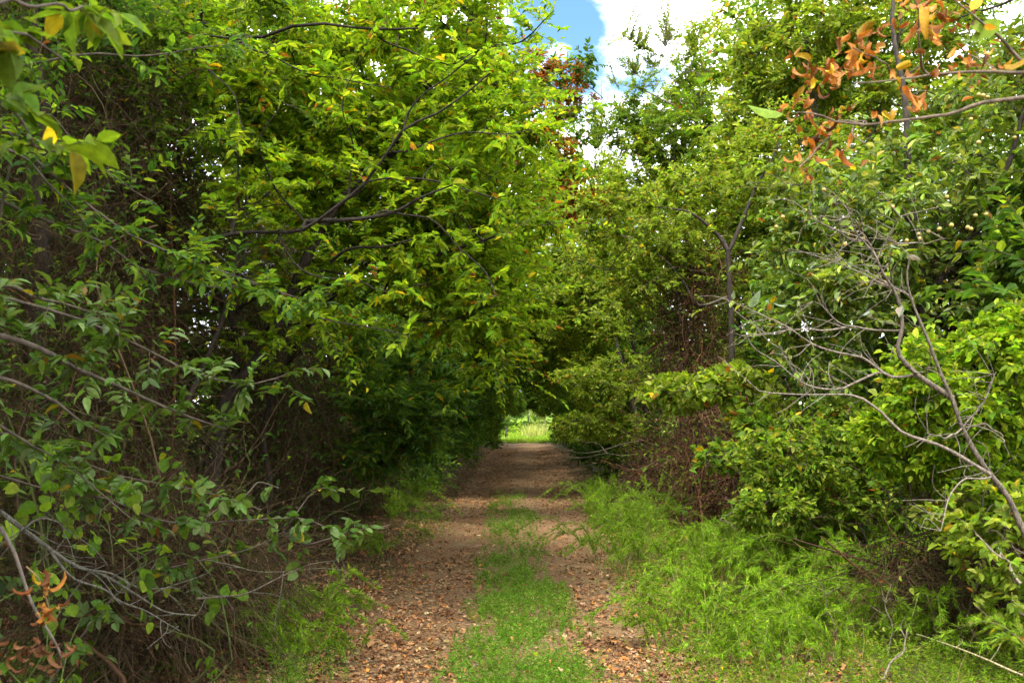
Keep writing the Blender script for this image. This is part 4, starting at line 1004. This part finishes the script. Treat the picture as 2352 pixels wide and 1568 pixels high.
p.finish('bare_bough', np.append(W(1480, 1010, 17.2)[:2], gz(2.1, 17.2)), 'pale bare bough poking out low over the path at the right', 'dead branch', barkm=M_pale, stem='limbs', k=6)

# --- brown vines on the right
tangle('vine_thicket', 271, [((2.75, 13.4, 1.1), (.75, 1.2, 1.2), 3), ((2.35, 14.2, 2.7), (.5, .9, 1.2), 1.6), ((2.1, 15.0, .7), (.5, 1.4, .7), 1), ((2.5, 13.8, 3.5), (.6, .6, .5), .4)],
       'tall reddish brown vine thicket right of the path below the dark fork', None, PAL_VINER, n=7000, dead=9000, green=3800, gpal=PAL_MID, greenL=.06, deadL=.04, L=.6, rad=.0021, wild=.8, big=24)
tangle('vine_thicket', 274, [((2.85, 10.4, .8), (.6, .9, .75), 2), ((3.4, 9.6, .6), (.7, .7, .55), 1)],
       'dark brown vine thicket behind the feathery weeds on the right', None, PAL_VINER, n=4600, dead=7000, green=2200, gpal=PAL_DARK + PAL_MID, greenL=.055, deadL=.04, L=.55, rad=.0021, wild=.8, big=20)
tangle('brush_heap', 277, [((3.05, 6.7, .42), (.75, .45, .35), 2), ((3.6, 6.2, .5), (.5, .5, .4), 1)],
       'heap of tangled grey brown dead stems among weeds under the honeysuckle', None, PAL_VINE, n=2400, dead=900, L=.6, wild=.95, rad=.0024, big=10, green=150, gpal=PAL_YEL)
tangle('hanging_vines', 280, [((4.6, 9.6, 2.6), (.9, .5, 1.3), 2), ((5.1, 9.2, 1.4), (.8, .6, 1.0), 1)],
       'dull vines hanging in the shade behind the fruiting tree at the right edge', None, PAL_VINE, n=3600, dead=2500, green=1500, gpal=PAL_MID, greenL=.07)

# --- dead sticks standing and lying in the right verge
def stick(seed, pts, Y0, Y1, r0, label, side=6, c=(.18, .15, .11)):
    p = Plant(seed)
    P = WP(pts, Y0, Y1)
    p.line(P, r0, r0 * .3, 16, .008, c=c)
    for q in range(side):
        i = p.r.randint(4, 15); a = p.N[i]
        e = a + nrm(np.array([p.r.randn() * .6, p.r.randn() * .4, .6])) * (.05 + .12 * p.r.rand())
        p.line([a, (a + e) / 2 + p.r.randn(3) * .01, e], r0 * .35, r0 * .15, 7, .004, False, c=c)
    b = P[0].copy(); b[2] = gz(b[0], b[1])
    return p.finish('dead_stick', b, label, 'stick', barkm=M_pale, stem='stem', k=5)
stick(291, [(2040, 1500), (2045, 1440), (2035, 1390), (2048, 1340)], 6.4, 6.4, .006, 'upright forked dead stick standing in the right verge grass')
stick(292, [(1925, 1510), (1918, 1450), (1900, 1380), (1880, 1330)], 6.6, 6.6, .005, 'thin dark dead stick, leftmost of those standing in the verge', c=(.12, .09, .07))
stick(293, [(2350, 1550), (2250, 1510), (2180, 1480), (2105, 1455)], 5.0, 5.6, .006, 'long pale dead stalk lying across the grass at the lower right', 2, (.26, .22, .12))
stick(294, [(2030, 1560), (2045, 1525), (2075, 1490), (2085, 1440)], 5.6, 5.7, .008, 'short crooked grey stick at the bottom of the right verge', 4)
stick(295, [(2345, 1340), (2320, 1310), (2310, 1285), (2240, 1225)], 5.4, 5.6, .009, 'grey broken branch slanting beside the low shrub at the right edge', 3)
stick(296, [(1700, 1230), (1680, 1205), (1655, 1195), (1680, 1175), (1705, 1150)], 8.6, 8.6, .006, 'bent grey twig sticking out of the dark vines on the right', 2)

# --- feathery weeds
def fennel(seed, nst, H, arch, dense=1.0, pal=PAL_FEN):
    p = Plant(seed, (.10, .12, .03)); r = p.r
    st = Bag(); lf = Bag()
    for q in range(nst):
        a = r.rand() * 6.28; lean = arch * (.35 + .8 * r.rand()); h = H * (.6 + .55 * r.rand())
        d = np.array([np.cos(a), np.sin(a), 0])
        o = np.append(r.randn(2) * .05, -.03)
        P = catmull([o, o + d * lean * h * .18 + np.array([0, 0, h * .5]), o + d * lean * h * .6 + np.array([0, 0, h * .92]), o + d * lean * h * 1.15 + np.array([0, 0, h * (1.02 - .35 * lean)])], 18)
        tubes(st, P, np.linspace(.0042, .0012, 18), (.12, .12, .035), 4)
        nb = int(26 * dense); i = r.randint(4, 18, nb); a0 = P[i]; tg = nrm(np.gradient(P, axis=0))[i]
        bd = nrm(tg * 1.0 + r.randn(nb, 3) * .38); bl = (.20 * (1 - i / 19.) + .05) * (.6 + .7 * r.rand(nb)) * H
        t4 = np.linspace(0, 1, 4)
        B = a0[:, None] + bd[:, None] * (bl[:, None] * t4)[..., None] + np.array([0, 0, 1]) * (.0 - .12 * bl[:, None] * t4 ** 2)[..., None]
        tubes(st, B, np.full((nb, 4), .0011), (.12, .15, .03), 3)
        m = 13; u = r.rand(nb, m); q_ = a0[:, None] + bd[:, None] * (bl[:, None] * u)[..., None]
        D = nrm(bd[:, None] * 1.0 + r.randn(nb, m, 3) * .42); LL = .045 * (.6 + .7 * r.rand(nb * m)) * (.7 + .5 * H)
        place(lf, 'blade', q_.reshape(-1, 3), D.reshape(-1, 3), r.randn(nb * m, 3), LL, np.full(nb * m, .0042), pick(pal, nb * m, r, .18, np.repeat(np.clip(1 + .22 * r.randn(nb), .5, 1.5), m)))
    return st, lf
fen = []
for q, (nst, H, ar, dn) in enumerate([(9, .85, 1.0, 1.5), (8, .62, 1.4, 1.4), (7, 1.05, .85, 1.5), (9, .42, 1.2, 1.1)]):
    st, lf = fennel(300 + q, nst, H, ar, dn)
    root = thing('feathery_weed', (0, 0, 0), 'x', 'plant')
    st.build('stems', M_twig, root, True); lf.build('fronds', M_fen, root)
    fen.append(root)
used = set()
def put_fen(k, px, py, label, group, sc=1., XY=None, dz=0):
    if XY is None:
        Y = CAMZ * FPX / (py - VY); X = (px - VX) / FPX * Y
    else:
        X, Y = XY
    Y = min(Y, 30)
    loc = (X, Y, gz(X, Y, -.01 + dz)); rz = rs(int(px * 7 + py)).rand() * 6.28
    if k not in used:
        used.add(k); o = fen[k]; o.location = loc; o.rotation_euler = (0, 0, rz); o.scale = (sc, sc, sc); o['label'] = label; o['group'] = group
    else:
        dup(fen[k], loc, rz, sc, label, group)
g1, l1 = 'feathery weeds clumped beside the path', 'feathery green weed in the dark clump at the foot of the brown vines'
for k, px, py, sc in [(0, 1420, 1270, 1.15), (2, 1480, 1290, 1.0), (0, 1390, 1225, 1.1), (1, 1370, 1290, 1.1), (2, 1450, 1215, 1.1), (1, 1430, 1320, 1.1), (0, 1500, 1240, 1.2), (0, 1350, 1200, .9), (1, 1530, 1320, .9), (2, 1400, 1180, 1.0), (0, 1460, 1300, 1.0)]:
    put_fen(k, px, py, l1, g1, sc * .78)
g2, l2 = 'feathery weeds spread over the right verge', 'low arching feathery weed growing in the grass of the right verge'
rr = rs(333)
for k, px, py, sc in [(1, 1600, 1370, 1.0), (0, 1660, 1345, .8), (1, 1720, 1390, 1.0), (1, 1560, 1330, .9), (0, 1800, 1380, .8), (1, 1850, 1430, 1.0), (0, 1900, 1380, .85), (1, 1960, 1420, 1.0), (0, 2010, 1390, .9), (1, 2080, 1440, 1.0),
                      (2, 1960, 1350, .8), (0, 2150, 1420, .8), (1, 2200, 1460, .9), (1, 2290, 1450, .9), (0, 2520, 1800, .7), (1, 1640, 1420, .9), (3, 1560, 1430, 1.0), (3, 1620, 1480, 1.0), (3, 1700, 1460, 1.1), (3, 1780, 1470, 1.1),
                      (3, 1860, 1500, 1.0), (3, 1480, 1390, .9), (3, 1530, 1480, .9), (3, 1960, 1500, 1.1), (3, 2060, 1510, 1.0), (3, 2160, 1530, 1.1), (3, 2260, 1545, 1.0), (3, 1680, 1530, .9), (3, 1800, 1545, 1.0), (3, 1920, 1550, .9), (0, 1620, 1320, .75), (2, 2260, 1400, .7), (1, 1760, 1340, .9), (2, 1850, 1345, .7)]:
    put_fen(k, px + 8 * rr.randn(), py, l2, g2, sc)
g3, l3 = 'feathery weeds at the left edge', 'dull feathery weed in shade on the left edge of the path'
for k, px, py, sc in [(0, 940, 1185, .8), (1, 900, 1215, 1.0), (2, 960, 1165, .8), (3, 880, 1290, 1.1), (3, 640, 1460, 1.1), (3, 700, 1500, 1.0), (3, 740, 1440, 1.0), (3, 800, 1520, .8), (1, 580, 1480, .6), (3, 660, 1540, 1.0), (1, 920, 1190, .8)]:
    put_fen(k, px, py, l3, g3, sc)

# ================================================================== THE TUNNEL AND THE WOOD BEHIND
def proto(seed, trunk, clumps, L, pal, wr=.46, K=10, sig=.3, r0=.03, droop=.13, flat=.68, trad=(.09, .02), name='arching_tree', ll=.42, leafm=None, tc_=(.06, .05, .04)):
    p = Plant(seed)
    p.line(trunk, trad[0], trad[1], 18, .06)
    for c, rad, n, sub in clumps:
        crown(p, c, rad, n, sub, sig, r0, K=K, ll=ll, L=L, wr=wr, pal=pal, droop=droop, flat=flat, tw=.004)
    return p.finish(name, (0, 0, 0), 'x', 'tree', None, trunkc=tc_, k=7, leafm=leafm)
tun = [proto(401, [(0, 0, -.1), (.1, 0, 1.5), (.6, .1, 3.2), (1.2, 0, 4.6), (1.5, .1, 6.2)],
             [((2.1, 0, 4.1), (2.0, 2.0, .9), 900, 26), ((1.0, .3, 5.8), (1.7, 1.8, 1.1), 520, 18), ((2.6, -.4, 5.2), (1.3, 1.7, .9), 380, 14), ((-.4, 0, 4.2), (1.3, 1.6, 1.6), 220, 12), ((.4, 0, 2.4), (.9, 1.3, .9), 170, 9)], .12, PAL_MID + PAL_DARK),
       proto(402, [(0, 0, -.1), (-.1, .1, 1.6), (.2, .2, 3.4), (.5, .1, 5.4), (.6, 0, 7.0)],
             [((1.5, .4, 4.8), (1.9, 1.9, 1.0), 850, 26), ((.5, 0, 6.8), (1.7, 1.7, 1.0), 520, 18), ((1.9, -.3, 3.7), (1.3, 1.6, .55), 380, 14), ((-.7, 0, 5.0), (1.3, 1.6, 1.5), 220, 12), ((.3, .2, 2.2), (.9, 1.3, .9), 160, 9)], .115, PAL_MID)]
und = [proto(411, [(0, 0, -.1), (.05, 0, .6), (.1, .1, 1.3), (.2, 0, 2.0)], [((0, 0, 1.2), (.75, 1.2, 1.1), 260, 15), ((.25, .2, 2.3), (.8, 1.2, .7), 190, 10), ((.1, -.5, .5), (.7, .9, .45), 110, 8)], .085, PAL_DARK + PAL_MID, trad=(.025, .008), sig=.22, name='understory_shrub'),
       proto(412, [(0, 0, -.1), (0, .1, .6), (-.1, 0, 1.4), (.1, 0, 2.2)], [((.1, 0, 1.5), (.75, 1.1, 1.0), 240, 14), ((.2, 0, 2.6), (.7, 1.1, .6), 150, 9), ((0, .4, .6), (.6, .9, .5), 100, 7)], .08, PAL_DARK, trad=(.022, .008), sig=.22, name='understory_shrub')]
for o in und: o['category'] = 'shrub'
bgt = [proto(421, [(0, 0, -.1), (.2, .1, 3), (.1, 0, 6), (.3, .1, 9.5)],
             [((.2, 0, 4.2), (2.0, 2.0, 1.4), 260, 14), ((-.6, .5, 6.2), (2.0, 2.0, 1.4), 280, 14), ((.9, -.4, 7.6), (1.9, 1.9, 1.3), 280, 14), ((.1, .2, 9.4), (1.6, 1.6, 1.2), 240, 12), ((0, 0, 2.2), (1.4, 1.4, 1.0), 140, 9)], .12, PAL_MID, trad=(.13, .03), r0=.045, sig=.34, name='woodland_tree'),
       proto(422, [(0, 0, -.1), (-.2, .1, 3), (-.1, .3, 6.5), (.1, .1, 11)],
             [((0, 0, 5.2), (2.2, 2.2, 1.5), 280, 14), ((.8, .5, 7.4), (2.0, 2.0, 1.4), 280, 14), ((-.7, -.4, 9.0), (1.9, 1.9, 1.4), 280, 14), ((.1, .2, 11.0), (1.5, 1.5, 1.2), 220, 12), ((0, 0, 3.0), (1.6, 1.6, 1.0), 140, 9)], .115, PAL_YEL, trad=(.14, .03), r0=.045, sig=.34, name='woodland_tree')]
first = set()
def put(root, x, y, rz, sc, label, group):
    z = gz(x, y, -.05)
    if root.name not in first:
        first.add(root.name)
        root.location = (x, y, z); root.rotation_euler = (0, 0, rz); root.scale = (sc, sc, sc); root['label'] = label; root['group'] = group
        return root
    return dup(root, (x, y, z), rz, sc, label, group)
rt = rs(500)
GT, LT = 'trees arching over the path', 'tree whose limbs meet over the shaded far stretch of the path'
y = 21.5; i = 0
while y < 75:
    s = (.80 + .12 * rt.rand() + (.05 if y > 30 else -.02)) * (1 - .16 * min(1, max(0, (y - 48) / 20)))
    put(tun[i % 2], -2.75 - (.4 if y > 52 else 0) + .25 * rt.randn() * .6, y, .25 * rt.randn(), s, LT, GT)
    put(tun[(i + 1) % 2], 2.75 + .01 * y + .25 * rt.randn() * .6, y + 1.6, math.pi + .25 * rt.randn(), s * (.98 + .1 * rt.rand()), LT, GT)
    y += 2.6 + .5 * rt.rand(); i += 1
for k_, (x, yy, sc) in enumerate([(-2.1, 67, .66), (2.7, 69, .66), (-2.2, 72, .60), (2.8, 73.5, .60), (2.8, 62, .70), (-2.2, 61, .70)]):
    put(tun[k_ % 2], x, yy, math.pi * (x > 0), sc, LT, GT)
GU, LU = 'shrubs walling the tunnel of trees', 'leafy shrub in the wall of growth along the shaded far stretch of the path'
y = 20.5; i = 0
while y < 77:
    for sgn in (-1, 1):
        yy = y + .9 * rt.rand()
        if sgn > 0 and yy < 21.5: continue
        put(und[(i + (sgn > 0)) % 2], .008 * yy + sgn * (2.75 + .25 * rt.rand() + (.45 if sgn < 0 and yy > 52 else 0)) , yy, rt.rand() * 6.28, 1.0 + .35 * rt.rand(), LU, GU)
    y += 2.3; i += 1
GW, LW = 'trees of the wood beside the path', 'dense green tree in the wood behind the growth that lines the path'
for sgn, spots in ((-1, [(-5.2, 9.5), (-4.4, 12.4), (-6.4, 12.5), (-5.0, 14.5), (-7.8, 9.0), (-9.5, 13.5), (-5.4, 18.5), (-8.0, 17.5), (-5.6, 23), (-9.5, 22), (-6.0, 28), (-11.5, 17.5), (-6, 34), (-6.3, 41), (-7.5, 6.4), (-9.8, 8.0), (-5.6, 47), (-5.8, 54), (-5.5, 61), (-5.8, 68), (-5.4, 30.5), (-5.3, 37)]),
                   (1, [(7.4, 13.2), (9.4, 15.5), (6.3, 20.5), (8.6, 21.5), (5.6, 25.5), (11.5, 21), (9.5, 27), (6.2, 32), (6.5, 38), (7.4, 10.2), (13, 27), (5.2, 18.2), (9.0, 9.6), (5.9, 44), (6.2, 50), (6.0, 57), (6.4, 64), (6.2, 70), (5.6, 35)])):
    for j, (x, yy) in enumerate(spots):
        put(bgt[(j + (sgn > 0)) % 2], x, yy, rt.rand() * 6.28, .92 + .2 * rt.rand(), LW, GW)
for x, yy, sc in [(-3.7, .9, 1.0), (-4.6, 3.2, 1.05), (-3.4, -2.2, 1.05), (-5.6, .2, 1.1)]:          # trees over the near left corner, which they keep in shade
    put(bgt[1], x, yy, x * 3, sc, 'tall tree standing over the shaded near left corner, its crown above the picture', 'trees over the near left corner')
GS, LS = 'shrubs in the wood beside the path', 'shaded shrub in the wood behind the vines that line the path'
for x, yy in [(-4.2, 8.2), (-4.4, 10.6), (-4.3, 13.2), (-4.1, 16.2), (-5.8, 10.5), (-6.2, 8.2), (-3.9, 19.0), (-6.4, 14.5), (-7.8, 11.5),
              (4.0, 12.2), (4.3, 14.8), (3.6, 16.8), (5.4, 11.2), (5.9, 9.6), (4.9, 13.6), (3.5, 19.4), (6.6, 12.0), (4.9, 8.3), (5.5, 7.4)]:
    put(und[rt.randint(2)], x, yy, rt.rand() * 6.28, 1.15 + .35 * rt.rand(), LS, GS)

# --- the meadow at the end
p = Plant(601)
pw = W(1161, 1001, 86.)
pz = gz(pw[0], 86.)
p.line([(pw[0], 86, pz - .2), (pw[0] + .03, 86, pz + .5), (pw[0] + .10, 86, pz + 1.15)], .085, .075, 8, .01, c=(.045, .035, .03))
p.finish('fence_post', (pw[0], 86, pz), 'dark weathered wooden post leaning slightly in the sunlit meadow beyond the tunnel', 'post', stem='post', k=8)
def tuft(seed, x, y, n, H, pal, label):
    r = rs(seed); b = Bag()
    q = np.stack([x + .5 * r.randn(n), y + .4 * r.randn(n), np.zeros(n)], 1); q[:, 2] = ground_h(q[:, 0], q[:, 1])
    base = (x, y, gz(x, y))
    D = np.stack([.28 * r.randn(n), .28 * r.randn(n), np.ones(n)], 1)
    place(b, 'blade', q, D, r.randn(n, 3), H * (.6 + .6 * r.rand(n)), np.full(n, .035), pick(pal, n, r), 1 + r.randn(n))
    root = thing('tall_grass_tuft', base, label, 'grass tuft')
    b.build('blades', M_fen, root)
tuft(611, W(1224, 990, 92)[0], 92, 420, 1.25, [((.36, .34, .10), 3), ((.24, .30, .06), 3), ((.42, .38, .16), 1)], 'tall straw coloured grass tuft in the meadow beyond the tunnel')
ft = [put(bgt[0], -2.6, 105, 1, .85, 'dark tree at the far left side of the meadow beyond the tunnel', None),
      put(bgt[1], 4.6, 100, 2, .62, 'pale leafy tree at the right edge of the meadow beyond the tunnel', None),
      put(bgt[0], .8, 111, 4, .9, 'dark tree at the far end of the meadow, straight beyond the tunnel', None)]
for k_, (x, yy, sc) in enumerate([(-3.4, 99, 1.2), (-2.3, 101, 1.15), (-1.2, 102.5, 1.1), (-.2, 104, 1.1), (.9, 105, 1.2), (-1.8, 105, 1.5), (2.0, 106, 1.2)]):
    put(und[1], x, yy, k_ * 1.3, sc, 'dark bush in the shade along the far side of the meadow beyond the tunnel', 'bushes along the far side of the meadow')
for o in ft:
    if 'group' in o: del o['group']
p = Plant(621)
b_ = np.array([2.3, 93., gz(2.3, 93.)])
p.line([b_, b_ + np.array([-.1, 0, 1]), b_ + np.array([-.2, 0, 2.2])], .03, .01, 10, .04)
for c, rad, n, sub in [((2.1, 93, 1.5), (1.0, 1, .9), 260, 12), ((1.6, 93, 2.6), (1.0, 1, .6), 160, 9)]:
    crown(p, c, rad, n, sub, .25, .02, K=9, ll=.4, L=.10, wr=.4, pal=[((.26, .30, .12), 3), ((.2, .26, .06), 3), ((.32, .34, .18), 1)], droop=.3, flat=.5)
p.finish('pale_bush', b_, 'pale silvery green bush beside the straw coloured grass tuft in the far meadow', 'bush', crown='foliage', stem='stems')
p = Plant(631)
# the wooded horizon beyond the meadow, one far mass
b = Bag(); r = rs(632)
n = 26000
a = r.rand(n) * 2 * np.pi
rad = 165 + 45 * r.rand(n)
x, y_ = np.cos(a) * rad, np.sin(a) * rad + 20
hh = 9 + 9 * fbm(np.cos(a) * 9 + 20, np.sin(a) * 9 + 20, 5, 4)
z = ground_h(x, y_) + hh * r.rand(n) ** .7
place(b, 'simple', np.stack([x, y_, z], 1), r.randn(n, 3) + np.array([0, 0, -.3]), nrm(np.array([0, 0, 1.]) + .6 * r.randn(n, 3)), 2.6 * (.6 + .8 * r.rand(n)), 1.7 * (.6 + .8 * r.rand(n)), pick(PAL_MID + PAL_DARK, n, r, .2))
o = b.build('far_woodland', M_leaf); tag(o, 'dark wooded edge far beyond the meadow', 'woodland', None, 'stuff')
